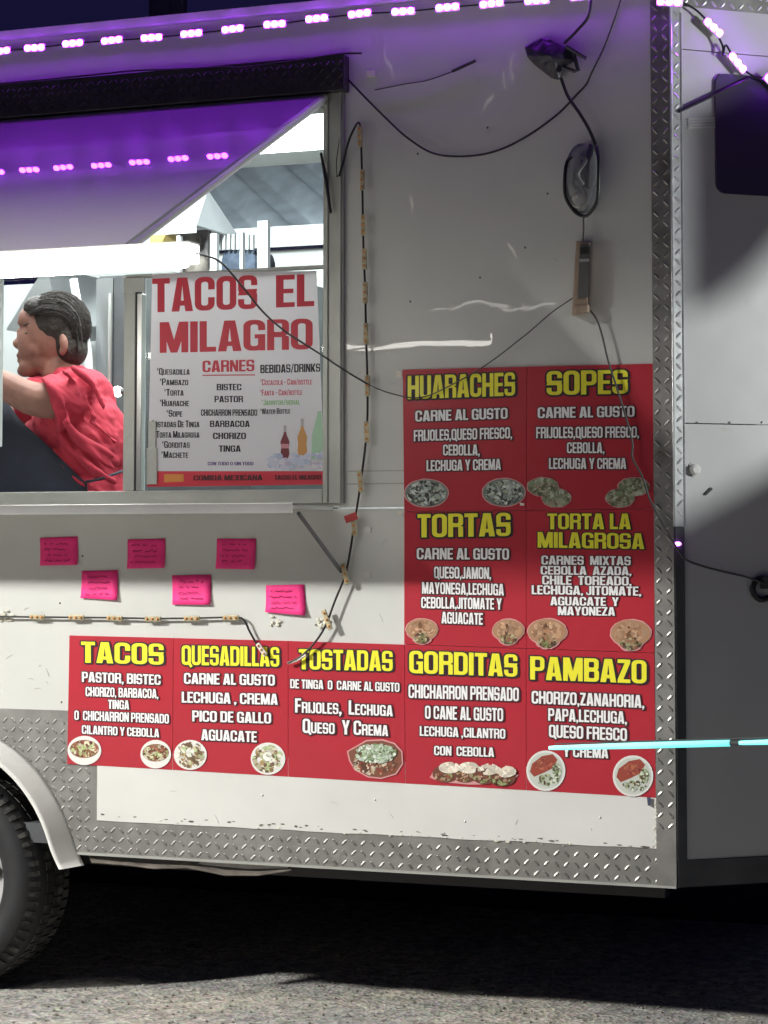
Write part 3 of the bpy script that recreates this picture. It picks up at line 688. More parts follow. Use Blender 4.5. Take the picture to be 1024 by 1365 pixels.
for k in range(4):
    b0 = hd + dirh * .03 + Vector((0, 0, .024 - .016 * k)); ln_ = (.062, .072, .068, .052)[k]
    mb.tube([b0 - dirh * .02, b0 + dirh * ln_ * .4, b0 + dirh * ln_ * .75 + Vector((0, .010, -.008)), b0 + dirh * ln_ + Vector((0, .022, -.018))], [.009, .009, .008, .006], 8)
mb.tube([hd + Vector((.01, -.01, -.02)), hd + dirh * .03 + Vector((0, -.03, -.035)), hd + dirh * .055 + Vector((0, -.025, -.045))], [.012, .010, .007], 8)
# far arm
s2 = pp(70, 520, .18); e2 = pp(10, 560, .22); w2 = pp(-50, 520, .2)
mb.tube(spline([s2, e2, w2], 5), .045, 12)
mb.ball(w2 + Vector((-.03, 0, 0)), (.045, .022, .03), 12, 8)
for k in range(4):
    b0 = w2 + Vector((-.05, 0, .022 - .015 * k)); mb.tube([b0, b0 + Vector((-.035, 0, 0)), b0 + Vector((-.06 + .004 * k, .01, -.01))], [.009, .009, .006], 8)
body = build('body', mb, 'skin', PR); remesh(body, .0055, 5)
mb = MB(); ell(mb, 35, 439, 4.5, 1.7, .008, -.051); build('eye', mb, 'eye', PR, True)
mb = MB(); mb.tube([pp(30, 428, -.050), pp(38, 425, -.058), pp(47, 428, -.063)], .0035, 6); build('eyebrow', mb, 'hair', PR)
mb = MB(); mb.tube([pp(26, 474, -.012), pp(31, 475, -.030), pp(37, 474, -.044)], .0028, 6); build('mouth', mb, 'lips', PR)
# hair
mb = MB(); ell(mb, 78, 425, 37, 38, .082); ell(mb, 60, 405, 28, 17, .074, tilt=-14); ell(mb, 96, 450, 19, 32, .074, .004); ell(mb, 99, 462, 17, 22, .068, .0); ell(mb, 44, 408, 12, 7, .055, tilt=-20)
random.seed(3)
for k in range(8):
    a0 = random.uniform(-1.0, 1.0) * .07; x0 = random.uniform(42, 66); y0 = 402 + random.uniform(-8, 6)
    mb.tube(spline([pp(x0, y0, a0), pp(x0 + 22, y0 - 8 + random.uniform(-3, 3), a0 * 1.05), pp(x0 + 44, y0 + 16, a0), pp(x0 + 50, y0 + 52 + random.uniform(-6, 14), a0 * .9)], 4), .0045, 5)
hr = build('hair', mb, 'hair', PR); remesh(hr, .0045, 5)
mb = MB(); random.seed(11)
hc = pp(76, 430); hx, hy, hz = 39.5 * sc, .084, 38.5 * sc
for k in range(1100):
    lat = random.uniform(-1.25, 1.0); pts = []; j1 = random.uniform(-.12, .12); a0 = random.uniform(.45, .9); a1 = random.uniform(2.9, 3.75); jr = random.uniform(.97, 1.04) if k % 9 else random.uniform(1.02, 1.10)
    for i in range(9):
        th = a0 + (a1 - a0) * i / 8; wv_ = 1 + .015 * math.sin(i * 1.7 + k)
        # th: 0 = forehead side (left), pi/2 = crown, pi = back of the head
        l_ = lat * (.55 + .45 * math.sin(th)) + j1 * i / 8
        d_ = Vector((-math.cos(th) * math.cos(l_), math.sin(l_), max(-.75, math.sin(th) * math.cos(l_) if th < math.pi else math.sin(th) * 1.1)))
        pts.append(hc + Vector((d_.x * hx, d_.y * hy, d_.z * hz)) * jr * wv_)
    mb.tube(pts, [.0006] + [.0009] * 7 + [.0005], 4, caps=False)
build('hair_strands', mb, 'hair', PR, True, kind='stuff')
# shirt
mb = MB()
ell(mb, 103, 550, 36, 52, .175, .0, -24); ell(mb, 100, 570, 50, 56, .165, 0, -20); ell(mb, 122, 600, 42, 62, .165, 0, -6); ell(mb, 118, 680, 48, 70, .17); ell(mb, 70, 640, 60, 80, .15)
ell(mb, 92, 505, 25, 14, .078, 0, 20); ell(mb, 60, 525, 30, 22, .10)
ell(mb, 96, 522, 30, 26, .065, -.13, 10)
pa = pp(104, 530, -.12); pb_ = pp(66, 541, -.18)
mb.tube([pa, (pa + pb_) / 2, pb_], [.088, .090, .094], 22)
for (x0, y0, x1, y1, x2, y2, rr_) in ((84, 492, 108, 520, 128, 560, .010), (96, 486, 122, 512, 140, 548, .009), (70, 520, 88, 546, 92, 566, .009), (84, 560, 118, 590, 154, 612, .012), (92, 575, 124, 604, 158, 628, .011), (78, 578, 104, 612, 138, 640, .012), (70, 596, 90, 628, 116, 650, .010), (118, 560, 138, 576, 156, 590, .010), (100, 600, 128, 628, 156, 644, .010), (122, 648, 140, 660, 160, 668, .010)):
    mb.tube(spline([pp(x, y, -.172 + .10 * max(0, (x - 118) / 45) ** 2 + (-.07 if (x < 100 and y < 570) else 0)) for x, y in ((x0, y0), (x1, y1), (x2, y2))], 5), [rr_ * .3] + [rr_] * 9 + [rr_ * .3], 8)
s2b = pp(36, 540, .21); mb.tube([pp(84, 515, .15), s2b], [.075, .070], 14)
shirt = build('shirt', mb, 'shirt', PR); remesh(shirt, .0065, 3)
tx_ = bpy.data.textures.new('folds', 'CLOUDS'); tx_.noise_scale = .07
em = bpy.data.objects.new('fold_direction', None); COL.objects.link(em); em.parent = PR; em.rotation_euler = (0, R(38), 0); em.scale = (3.2, 1, .55); em['kind'] = 'helper'
md = shirt.modifiers.new('folds', 'DISPLACE'); md.texture = tx_; md.strength = .030; md.mid_level = .5; md.texture_coords = 'OBJECT'; md.texture_coords_object = em
# apron
mb = MB(); prof = [(8, 533), (28, 562), (60, 590), (92, 622), (116, 645), (121, 700)]
lft = [(-40, 533), (-42, 562), (-44, 590), (-44, 622), (-44, 645), (-44, 700)]
v_ = []; NJ = 6
for i in range(len(prof)):
    for j in range(NJ + 1):
        f = j / NJ; px = prof[i][0] + (lft[i][0] - prof[i][0]) * f; v_.append(pp(px, prof[i][1], -.172 - .03 * math.sin(f * 2.4) + .006 * math.sin(i * 2 + j)))
mb.add(v_, [(i * (NJ + 1) + j, i * (NJ + 1) + j + 1, (i + 1) * (NJ + 1) + j + 1, (i + 1) * (NJ + 1) + j) for i in range(len(prof) - 1) for j in range(NJ)])
ap = build('apron', mb, 'apron', PR, True, solid=.006)
mb = MB(); mb.tube(spline([pp(112, 643, -.178), pp(135, 638, -.160), pp(158, 630, -.08), pp(163, 628, 0)], 5), .005, 6); build('apron_string', mb, 'apron', PR)
# legs (below the counter)
mb = MB(); 
for dy in (-.08, .09): mb.tube([pp(110, 720, dy), pp(112, 880, dy), tuple(pp(108, 700, dy) - Vector((0, 0, pp(108, 700, dy).z - ZB - .1)))], [.10, .075, .055], 12)
build('trousers', mb, 'denim', PR, True)

# ================================================================== REFLECTION IN THE UPPER GLASS, BUILT BEYOND THE HIGH OPENING
YT = 8.0
TN = thing('canopy_tent', at(275, 330, YT), 'white peaked tent built as the reflection in the upper glass', 'tent')
pk = at(277, 250, YT + .8); z_e = at(275, 300, YT).z; xl, xr = at(196, 300, YT).x, at(262, 300, YT).x
mb = MB(); cs = [Vector((xl, YT, z_e)), Vector((xr, YT, z_e)), Vector((xr, YT + .7, z_e)), Vector((xl, YT + .7, z_e))]; pk = Vector((at(277, 252, YT + .35).x, YT + .35, at(277, 254, YT + .35).z))
mb.add(cs + [pk], [(0, 1, 4), (1, 2, 4), (2, 3, 4), (3, 0, 4)]); mb.add([cs[0], cs[1], cs[1] - Vector((0, 0, .05)), cs[0] - Vector((0, 0, .05))], [(0, 1, 2, 3)]); build('tent_roof', mb, 'tent_cloth', TN, solid=.01)
for px, wd_ in ((236, .03), (283, .05), (320, .02)):
    a = at(px, 310, YT); mb = MB(); mb.box((a.x - wd_ / 2, YT + .02, 0), (a.x + wd_ / 2, YT + .06, z_e - .06)); build('tent_leg', mb, 'tent_cloth', TN)
def far_box(name, x0, y0, x1, y1, Y, m, label, cat, d=.06):
    a = at(x0, y1, Y); c = at(x1, y0, Y); return tag(build(name, MB().box((a.x, Y, a.z), (c.x, Y + d, c.z)), m, loc=(a.x, Y, a.z)), label, cat)
far_box('banner', 200, 303, 235, 330, YT + .3, 'board_yellow', 'plain yellow banner hanging under the left of the tent', 'banner')
bd = far_box('notice_board', 240, 306, 277, 360, YT + .25, 'board_dark', 'dark board with a faint figure under the tent roof', 'board')
a = at(259, 322, YT + .2); mb = MB(); mb.ball(a, (.055, .04, .065), 12, 8); mb.ball(a - Vector((0, 0, .2)), (.12, .045, .14), 12, 8); build('figure_print', mb, 'rust', bd, True)
V = thing('parked_van', at(317, 355, YT + .5), 'dark van with pale slatted roof rack parked right of the tent leg', 'van')
a = at(290, 365, YT + .5); c = at(342, 328, YT + .5); build('van_body', MB().box((a.x, YT + .5, a.z - 2.2), (c.x, YT + .9, c.z)), 'denim', V, bevel=.08)
for k in range(8):
    a = at(292 + k * 6.2, 322, YT + .48); mb = MB(); mb.box((a.x, YT + .46, a.z - .06), (a.x + .021, YT + .49, a.z + .05)); build('rack_slat', mb, 'shed_wall', V)
a = at(345, 340, YT + .4); mb = MB(); mb.box((a.x - .03, YT + .44, a.z - .6), (a.x + .05, YT + .49, a.z + .25)); build('van_door_edge', mb, 'tent_cloth', V)
SH = thing('shed', at(400, 350, YT + 2.3), 'low building with a grey corrugated roof behind the tent', 'building')
a = at(350, 400, YT + 3); c = at(520, 326, YT + 3); build('wall', MB().box((a.x - 2, YT + 3, 0), (c.x, YT + 3.1, c.z)), 'shed_wall', SH)
build('gutter', MB().box((a.x - 2, YT + 2.85, c.z + .01), (c.x, YT + 2.88, c.z + .18)), 'tent_cloth', SH)
zr = c.z + .08; x0 = a.x - 3.0; x1 = c.x + 4
mb = MB(); NR = 150; v_ = []
for i in range(NR + 1):
    x = x0 + (x1 - x0) * i / NR; hgt = .09 * max(0, math.cos(2 * math.pi * i / 10.0)) ** .5; 
    v_ += [(x, YT + 2.9 - 0, zr + hgt), (x - 3.2, YT + 6.5, zr + 2.0 + hgt)]
mb.add(v_, [(2 * i, 2 * i + 2, 2 * i + 3, 2 * i + 1) for i in range(NR)]); build('roof', mb, 'roof_sheet', SH, True, solid=.01)
lamp('tent_fill', 'AREA', (-4.6, 3.2, 5.6), 1500, (.92, .98, 1), 1.0, (-5.5, 9, 3.6))  # unseen fill added to light the tent
YL = thing('tent_fill_post', (-4.6, 3.1, 5.75), 'unseen lamp on a pole added to light the tent', 'lamp')
build('lamp_head', MB().box((-5.0, 3.05, 5.66), (-4.2, 3.4, 5.8)), 'inner_dark', YL); build('lamp_pole', MB().tube([(-4.2, 3.2, 0), (-4.2, 3.2, 5.7)], .05, 10), 'inner_dark', YL)
# post above the roof at the top left
a = at(197, 0, 2.6); c = at(243, 0, 2.6)
a = at(197, 0, 1.5); c = at(243, 0, 1.5); build('vent_stack', MB().box((a.x, 1.5, ZT + .026), (c.x - .05, 1.65, 3.9)), 'pole', T, bevel=.01); mb = MB(); mb.tube([(c.x - .015, 1.55, ZT + .026), (c.x - .015, 1.55, 3.9)], .010, 8); build('conduit', mb, 'pole', T)

# ================================================================== MENUS
YP = -.0062; YT1 = YP - .0012; YTX = YP - .0022
def menu_panel(poly, label):
    pts = P3(poly, YP); pts2 = P3(poly, -.0006 if poly[2][1] < 1000 else -.0006); cx = sum(p[0] for p in pts) / 4; cz = min(p[2] for p in pts)
    t = thing('menu_sign', (cx, YP, cz), label, 'menu sign', 'red menu panels stuck to the trailer side')
    # subdivided sheet, thickness to the wall
    mb = MB(); N = 6; v_ = []
    for j in range(N + 1):
        for i in range(N + 1):
            u, v__ = i / N, j / N
            a = Vector(poly[0]).lerp(Vector(poly[1]), u); b__ = Vector(poly[3]).lerp(Vector(poly[2]), u); q = a.lerp(b__, v__); v_.append(on_wall(q.x, q.y, YP))
    fs = [(j * (N + 1) + i, j * (N + 1) + i + 1, (j + 1) * (N + 1) + i + 1, (j + 1) * (N + 1) + i) for j in range(N) for i in range(N)]
    mb.add(v_, [tuple(reversed(f)) for f in fs]); build('sign_sheet', mb, 'vinyl_red', t)
    k = 4; mb = MB(); mb.add(pts + pts2, [(i, (i + 1) % 4, (i + 1) % 4 + 4, i + 4) for i in range(4)]); build('sheet_edge', mb, 'ink_rose', t)
    return t
def title(t, s, *a, **k): print_text(s, *a, YTX, 'ink_yellow', t, shadow='ink_black', name='title_lettering', sh=.055, **k)
def line(t, s, *a, **k): print_text(s, *a, YTX, 'ink_white', t, shadow='ink_shadow', name='lettering', sh=.075, **k)
def blob(cx, cy, rx, ry, n=26, jit=0.0, ph=0): return [(cx + rx * math.cos(2 * math.pi * i / n) * (1 + random.uniform(-jit, jit)), cy + ry * math.sin(2 * math.pi * i / n) * (1 + random.uniform(-jit, jit))) for i in range(n)]
def food(t, shapes, chunks, name='food_picture'):
    """shapes: (polygon px, colour); chunks: (list of ellipses to fill, palette, n, size)"""
    mb = MB(); y = YTX
    for poly, col in shapes:
        y -= .00025; mb.add(P3(poly, y), [tuple(range(len(poly)))], col)
    for (ells, pal, n_, (s0, s1)) in chunks:
        for k in range(int(n_ * 1.7)):
            if k == n_: s0 *= .5; s1 *= .55
            cx, cy, rx, ry = random.choice(ells); a = random.uniform(0, 6.28); r = math.sqrt(random.random()) * .88
            x = cx + rx * r * math.cos(a); yy = cy + ry * r * math.sin(a); c = random.choice(pal); f = random.uniform(.7, 1.3)
            s_ = random.uniform(s0, s1); th = random.uniform(0, 3.1); m_ = random.randint(5, 7); asp = random.uniform(.35, .9); pts = []
            for i in range(m_):
                q = 2 * math.pi * i / m_; u = s_ * math.cos(q) * random.uniform(.75, 1.2); v__ = s_ * asp * math.sin(q) * random.uniform(.75, 1.2)
                qx = x + u * math.cos(th) - v__ * math.sin(th); qy = yy + u * math.sin(th) + v__ * math.cos(th)
                ex, ey = (qx - cx) / rx, (qy - cy) / ry; l_ = math.hypot(ex, ey)
                if l_ > .97: qx, qy = cx + ex / l_ * .97 * rx, cy + ey / l_ * .97 * ry
                pts.append((qx, qy))
            y -= .000012; mb.add(P3(pts, y), [tuple(range(m_))], tuple(min(.9, v3 * f) for v3 in c))
    build(name, mb, 'food_print', t)
WHT = (.75, .74, .70); PNK = (.65, .30, .30)
def plate(t, cx, cy, rx, ry, kind):
    if kind == 'taco': food(t, [(blob(cx, cy, rx, ry), WHT), (blob(cx, cy - ry * .1, rx * .86, ry * .62), (.25, .12, .06))], [([(cx, cy - ry * .1, rx * .9, ry * .62)], [(.12, .03, .02), (.2, .08, .03), (.34, .42, .16), (.5, .55, .3), (.35, .12, .08), (.6, .55, .4)], 60, (2, 5))])
    if kind == 'quesa': food(t, [(blob(cx, cy, rx, ry), WHT)], [([(cx, cy, rx * .93, ry * .9)], [(.4, .28, .14), (.3, .2, .09), (.16, .1, .05), (.55, .5, .35), (.4, .5, .25), (.7, .68, .6)], 70, (2.5, 6)), ([(cx, cy - 3, rx * .3, ry * .3)], [(.72, .74, .66)], 6, (3, 5))])
    if kind == 'huar': food(t, [(blob(cx, cy, rx, ry, jit=.02), PNK), (blob(cx, cy, rx * .95, ry * .93), (.16, .20, .18))], [([(cx, cy, rx * .94, ry * .9)], [(.42, .48, .45), (.3, .36, .34), (.55, .6, .56), (.1, .12, .10), (.05, .05, .04), (.35, .4, .3)], 90, (2.2, 6))])
    if kind == 'bun': food(t, [(blob(cx, cy - ry * .1, rx, ry * .82, jit=.03), PNK), (blob(cx, cy + ry * .45, rx * .62, ry * .52, jit=.06), PNK), (blob(cx, cy + ry * .42, rx * .52, ry * .48, jit=.06), (.10, .07, .04)), (blob(cx, cy - ry * .1, rx * .95, ry * .76, jit=.02), (.40, .22, .12))],
        [([(cx, cy - ry * .15, rx * .85, ry * .62)], [(.44, .26, .15), (.5, .32, .2), (.33, .17, .09), (.38, .22, .13)], 34, (4, 9)), ([(cx, cy + ry * .5, rx * .55, ry * .4)], [(.2, .22, .08), (.3, .12, .06), (.08, .04, .02), (.4, .36, .22)], 26, (2, 4)), ([(cx - rx * .1, cy - ry * .2, rx * .12, ry * .5)], [(.16, .07, .03)], 4, (2, 5))])
    if kind == 'pamb': food(t, [(blob(cx, cy, rx, ry, 32), WHT), (blob(cx, cy, rx * .9, ry * .9, 32), (.55, .58, .52)), ([(cx - rx * .82, cy + ry * .05), (cx - rx * .7, cy - ry * .35), (cx - rx * .2, cy - ry * .72), (cx + rx * .35, cy - ry * .82), (cx + rx * .6, cy - ry * .55), (cx + rx * .4, cy - ry * .15), (cx - rx * .1, cy + ry * .1), (cx - rx * .6, cy + ry * .3)], (.30, .05, .03))],
        [([(cx - rx * .1, cy - ry * .32, rx * .5, ry * .3)], [(.34, .07, .04), (.26, .04, .03), (.40, .12, .06)], 22, (3, 6)), ([(cx + rx * .1, cy + ry * .45, rx * .65, ry * .3), (cx + rx * .55, cy, rx * .25, ry * .4)], [(.6, .65, .55), (.3, .36, .2), (.1, .12, .06), (.5, .55, .42), (.12, .06, .03)], 46, (2, 5))])

HUA = menu_panel([(538, 493), (703, 489), (702, 680), (540, 682)], 'red menu panel headed HUARACHES, top left of the upper block')
SOP = menu_panel([(703.7, 489), (872, 485), (873, 678), (702.7, 680)], 'red menu panel headed SOPES, top right beside the corner trim')
TOR = menu_panel([(540, 682.7), (702, 680.7), (702, 864), (540, 858.6)], 'red menu panel headed TORTAS, below the huaraches panel')
TLM = menu_panel([(702.7, 680.7), (873, 678.7), (873, 870), (702.7, 864)], 'red menu panel headed TORTA LA MILAGROSA, below the sopes panel')
TAC = menu_panel([(94, 847), (232, 850.4), (231, 1026), (91, 1018)], 'red menu panel headed TACOS, leftmost of the lower row')
QUE = menu_panel([(232.7, 850.4), (385, 854.3), (385, 1035), (231.7, 1026)], 'red menu panel headed QUESADILLAS, right of the tacos panel')
TOS = menu_panel([(385.7, 854.3), (540, 859.2), (541, 1044), (385.7, 1035)], 'red menu panel headed TOSTADAS, between quesadillas and gorditas')
GOR = menu_panel([(540.7, 859.2), (702, 864.7), (702, 1053), (541.7, 1044)], 'red menu panel headed GORDITAS, between tostadas and pambazo')
PAM = menu_panel([(702.7, 864.7), (873, 870.7), (875, 1063), (702.7, 1053)], 'red menu panel headed PAMBAZO, lowest right beside the corner trim')
title(HUA, 'HUARACHES', 545, 688, 517, 512, 31)
line(HUA, 'CARNE AL GUSTO', 555, 678, 555, 551, 14.5); line(HUA, 'FRIJOLES,QUESO FRESCO,', 553, 684, 581, 577, 15); line(HUA, 'CEBOLLA,', 592, 641, 600, 600, 14.5); line(HUA, 'LECHUGA Y CREMA', 570, 669, 621, 619, 14.5)
plate(HUA, 570, 657.5, 30, 19.5, 'huar'); plate(HUA, 673, 656.5, 29.5, 19.5, 'huar')
title(SOP, 'SOPES', 730, 838, 511, 509, 32)
line(SOP, 'CARNE AL GUSTO', 718, 847, 550.5, 548.5, 14.5); line(SOP, 'FRIJOLES,QUESO FRESCO,', 716, 853, 577, 576, 15); line(SOP, 'CEBOLLA,', 757, 807, 597, 597, 14.5); line(SOP, 'LECHUGA Y CREMA', 733, 836, 618, 618, 14.5)
for cx, sg in ((733, 1), (838, -1)):
    e1 = (cx - 8 * sg, 649, 22, 13); e2 = (cx + 10 * sg, 664, 20, 13)
    food(SOP, [(blob(*e1, jit=.04), PNK), (blob(*e2, jit=.04), PNK), (blob(e1[0], e1[1], 20.5, 11.8), (.16, .16, .10)), (blob(e2[0], e2[1], 18.5, 11.8), (.16, .16, .10))], [([e1, e2], [(.30, .34, .22), (.22, .28, .16), (.42, .46, .36), (.12, .12, .07), (.36, .32, .22)], 80, (2.5, 6))])
title(TOR, 'TORTAS', 558, 682, 701, 699, 31)
line(TOR, 'CARNE AL GUSTO', 557, 680, 738, 738.5, 15); line(TOR, 'QUESO,JAMON,', 580, 656, 763, 764, 15.5); line(TOR, 'MAYONESA,LECHUGA', 564, 673, 783.5, 786, 15.5); line(TOR, 'CEBOLLA,JITOMATE Y', 563, 670, 803, 805, 15); line(TOR, 'AGUACATE', 590, 645, 823, 825, 15.5)
plate(TOR, 564, 841, 22, 19, 'bun'); plate(TOR, 679, 842, 22, 19, 'bun')
title(TLM, 'TORTA LA', 731, 842, 695, 695, 21); title(TLM, 'MILAGROSA', 718, 860, 719.5, 721.5, 21)
for s_, a, b_, c, d, h in (('CARNES  MIXTAS', 723, 842, 746.5, 747.5, 12), ('CEBOLLA  AZADA,', 722, 843, 760, 761, 11.5), ('CHILE  TOREADO,', 724, 843, 773, 774.5, 12), ('LECHUGA, JITOMATE,', 710, 856, 786, 788, 12), ('AGUACATE  Y', 735, 826, 801, 802, 11.5), ('MAYONEZA', 745, 821, 814, 815, 11.5)): line(TLM, s_, a, b_, c, d, h)
plate(TLM, 731, 844, 27, 22, 'bun'); plate(TLM, 842, 846, 28, 23, 'bun')
title(TAC, 'TACOS', 110, 220, 869, 872, 28)
for s_, a, b_, c, d, h in (('PASTOR, BISTEC', 111, 216, 902, 906, 13.5), ('CHORIZO, BARBACOA,', 116, 213, 921.5, 924.5, 12.5), ('TINGA', 146, 174, 938.5, 939.5, 12), ('O  CHICHARRON PRENSADO', 101, 227, 953, 958, 12.5), ('CILANTRO Y CEBOLLA', 111, 214, 972, 977, 11.5)): line(TAC, s_, a, b_, c, d, h)
plate(TAC, 114.5, 1000, 22.5, 19.5, 'taco'); plate(TAC, 209.5, 1005, 20.5, 19, 'taco')
title(QUE, 'QUESADILLAS', 244, 374, 873, 875.5, 26)
for s_, a, b_, c, d, h in (('CARNE AL GUSTO', 247, 368, 904, 906.5, 14.5), ('LECHUGA , CREMA', 244, 372, 929, 932, 14.5), ('PICO DE GALLO', 258, 363, 954, 957, 14.5), ('AGUACATE', 270, 344, 979, 982, 14.5)): line(QUE, s_, a, b_, c, d, h)
plate(QUE, 255.5, 1006, 22, 20, 'quesa'); plate(QUE, 359, 1011, 23, 21.5, 'quesa')
title(TOS, 'TOSTADAS', 400, 525, 878.5, 881, 27)
line(TOS, 'DE TINGA  O  CARNE AL GUSTO', 388.5, 534, 911, 916, 12); line(TOS, 'FRIJOLES,  LECHUGA', 395, 525, 940, 945, 19, small=.76); line(TOS, 'QUESO  Y CREMA', 405, 519, 967, 971.5, 19, small=.76)
tpoly = [(464, 1001), (478, 993), (490, 986), (512, 985), (528, 990), (538, 1001), (539, 1018), (530, 1032), (510, 1038), (492, 1036), (474, 1026), (467, 1014)]
food(TOS, [(tpoly, PNK), ([((x - 502) * .95 + 502, (y_ - 1012) * .93 + 1012) for x, y_ in tpoly], (.2, .07, .04))], [([(502, 1018, 34, 16)], [(.3, .06, .03), (.42, .3, .18), (.6, .5, .38), (.12, .05, .03)], 70, (2, 5)), ([(503, 1004, 30, 14)], [(.4, .5, .36), (.58, .66, .54), (.3, .4, .25), (.7, .74, .66), (.16, .2, .1)], 120, (2, 5.5))])
title(GOR, 'GORDITAS', 547, 691, 882, 887, 30)
for s_, a, b_, c, d, h in (('CHICHARRON PRENSADO', 546, 693, 921, 925.5, 18), ('O CANE AL GUSTO', 568, 672, 949, 952.5, 17.5), ('LECHUGA ,CILANTRO', 561, 675, 974, 978, 13), ('CON  CEBOLLA', 580, 660, 1000, 1002.5, 12.5)): line(GOR, s_, a, b_, c, d, h)
shp = [(blob(633, 1033, 58, 12, jit=.05), PNK)]; chk = []
for cx, cy in ((598, 1027), (624, 1027), (650, 1029), (673, 1032)):
    shp += [(blob(cx - 2, cy + 4, 18, 12), (.16, .05, .03))]
    chk += [([(cx - 4, cy + 8, 14, 7)], [(.25, .08, .04), (.1, .04, .02), (.25, .3, .12), (.45, .3, .2)], 22, (2, 4)), ([(cx + 3, cy - 4, 15, 8)], [(.66, .58, .46), (.72, .66, .56)], 12, (6, 10))]
food(GOR, shp, chk)
title(PAM, 'PAMBAZO', 708, 863, 890, 895.5, 31)
for s_, a, b_, c, d, h in (('CHORIZO,ZANAHORIA,', 710, 860, 929, 935, 17), ('PAPA,LECHUGA,', 732, 837, 952, 956.5, 16.5), ('QUESO FRESCO', 733, 837, 974, 979, 17), ('Y CREMA', 752, 812, 1001, 1003, 15)): line(PAM, s_, a, b_, c, d, h)
plate(PAM, 729, 1027, 26, 27, 'pamb'); plate(PAM, 845, 1034, 27, 27.5, 'pamb')
mb = MB(); mb.add(P3([(864, 1062), (869, 1062), (869, 1074), (865, 1073)], -.0118), [(0, 1, 2, 3)]); tag(build('tape', mb, 'canvas_blue', loc=on_wall(866, 1074, -.0118), solid=.001), 'scrap of dark blue tape below the pambazo panel corner', 'tape')

# ---------------- poster in the window
YQ = -.0035
def on_glass(px, py, y): p = at(px, py, y); return tuple(p)
WP = thing('window_poster', tuple(at(310, 648, YQ)), 'white poster reading TACOS EL MILAGRO behind the serving window glass', 'poster')
pc = [(203, 364), (422, 361), (433, 628), (197, 628)]
mb = MB(); mb.add([on_glass(x, y, YQ) for x, y in pc], [(0, 3, 2, 1)]); build('poster_sheet', mb, 'paper_white', WP)
mb = MB(); mb.add([on_glass(x, y, YQ) for x, y in ((197, 628.2), (433, 628.2), (433.5, 646), (196, 649))], [(0, 3, 2, 1)]); build('poster_band', mb, 'ink_red', WP)
YX = YQ - .0015
def ptxt(s, a, b_, yc, yr, h, m='ink_black', **k): print_text(s, a, b_, yc, yr, h, YX, m, WP, surf=on_glass, **k)
ptxt('TACOS', 203, 343, 394, 389, 45, 'ink_red'); ptxt('EL', 368, 419, 388.5, 386.5, 43, 'ink_red'); ptxt('MILAGRO', 213, 417, 450, 445, 41, 'ink_red')
ptxt('CARNES', 270, 339, 488.5, 487, 15.5, 'ink_red', sh=.03); ptxt('BEBIDAS/DRINKS', 347, 427, 492, 490, 11)
mb = MB(); mb.add([on_glass(x, y, YX) for x, y in ((270, 499.5), (340, 499), (340, 500.5), (270, 501))], [(0, 3, 2, 1)]); build('underline', mb, 'ink_red', WP)
for s_, a, b_, y_ in (('*QUESADILLA', 209, 253, 495), ('*PAMBAZO', 213, 251, 509), ('*TORTA', 219, 245, 523), ('*HUARACHE', 213, 252, 537), ('*SOPE', 222, 243, 551), ('TOSTADAS DE TINGA', 202, 266, 565), ('*TORTA MILAGROSA', 206, 266, 579), ('*GORDITAS', 216, 253, 592.5), ('*MACHETE', 215, 251, 606)): ptxt(s_, a, b_, y_, y_, 9, small=.8)
for s_, a, b_, y_ in (('BISTEC', 289, 322, 516), ('PASTOR', 286, 324, 532), ('CHICHARRON PRENSADO', 268, 343, 550), ('BARBACOA', 280, 333, 565), ('CHORIZO', 284, 328, 581), ('TINGA', 292, 321, 598)): ptxt(s_, a, b_, y_, y_, 8.5)
ptxt('CON TODO O SIN TODO', 277, 338, 618, 618, 4.5, 'ink_purple')
ptxt('*COCACOLA - CAN/BOTTLE', 347, 416, 509.5, 508.5, 8, 'ink_rose', small=.8); ptxt('*FANTA - CAN/BOTTLE', 347, 403, 523.5, 522.5, 8, 'ink_rose', small=.8); ptxt('*JARRITOS/SIDRAL', 349, 400, 536.5, 535.5, 7.5, 'ink_green', small=.8); ptxt('*WATER BOTTLE', 347, 387, 548.5, 547.5, 7.5, small=.8)
ptxt('COMIDA MEXICANA', 258, 350, 637, 636.5, 7, 'ink_shadow'); ptxt('TACOS EL MILAGRO', 366, 428, 636.5, 636, 6, 'ink_shadow')
mb = MB(); mb.add([on_glass(x, y, YX) for x, y in ((219, 632), (245, 632), (245, 642), (219, 643))], [(0, 3, 2, 1)]); build('band_badge', mb, 'ink_orange', WP)
mb = MB(); y = YX
def pblob(poly, c):
    global y
    y -= .0001; mb.add([on_glass(px, py, y) for px, py in poly], [tuple(range(len(poly)))], c)
def bottle(cx, top, bot, w_, c, lab):
    h = bot - top
    pblob([(cx - w_ * .28, top), (cx + w_ * .28, top), (cx + w_ * .3, top + h * .25), (cx + w_, top + h * .48), (cx + w_ * .85, top + h * .66), (cx + w_, top + h * .85), (cx + w_ * .6, bot), (cx - w_ * .6, bot), (cx - w_, top + h * .85), (cx - w_ * .85, top + h * .66), (cx - w_, top + h * .48), (cx - w_ * .3, top + h * .25)], c)
    pblob([(cx - w_ * .3, top), (cx + w_ * .3, top), (cx + w_ * .3, top + h * .2), (cx - w_ * .3, top + h * .2)], (.45, .42, .42))
    if lab: pblob([(cx - w_ * .85, top + h * .55), (cx + w_ * .85, top + h * .55), (cx + w_ * .85, top + h * .68), (cx - w_ * .85, top + h * .68)], lab)
bottle(380, 567, 612, 6, (.16, .01, .02), (.6, .25, .3)); bottle(403, 558, 609, 6.5, (.55, .27, .07), None)
pblob([(424, 548), (428, 548), (431, 580), (431, 612), (415, 612), (416, 580)], (.35, .55, .38))
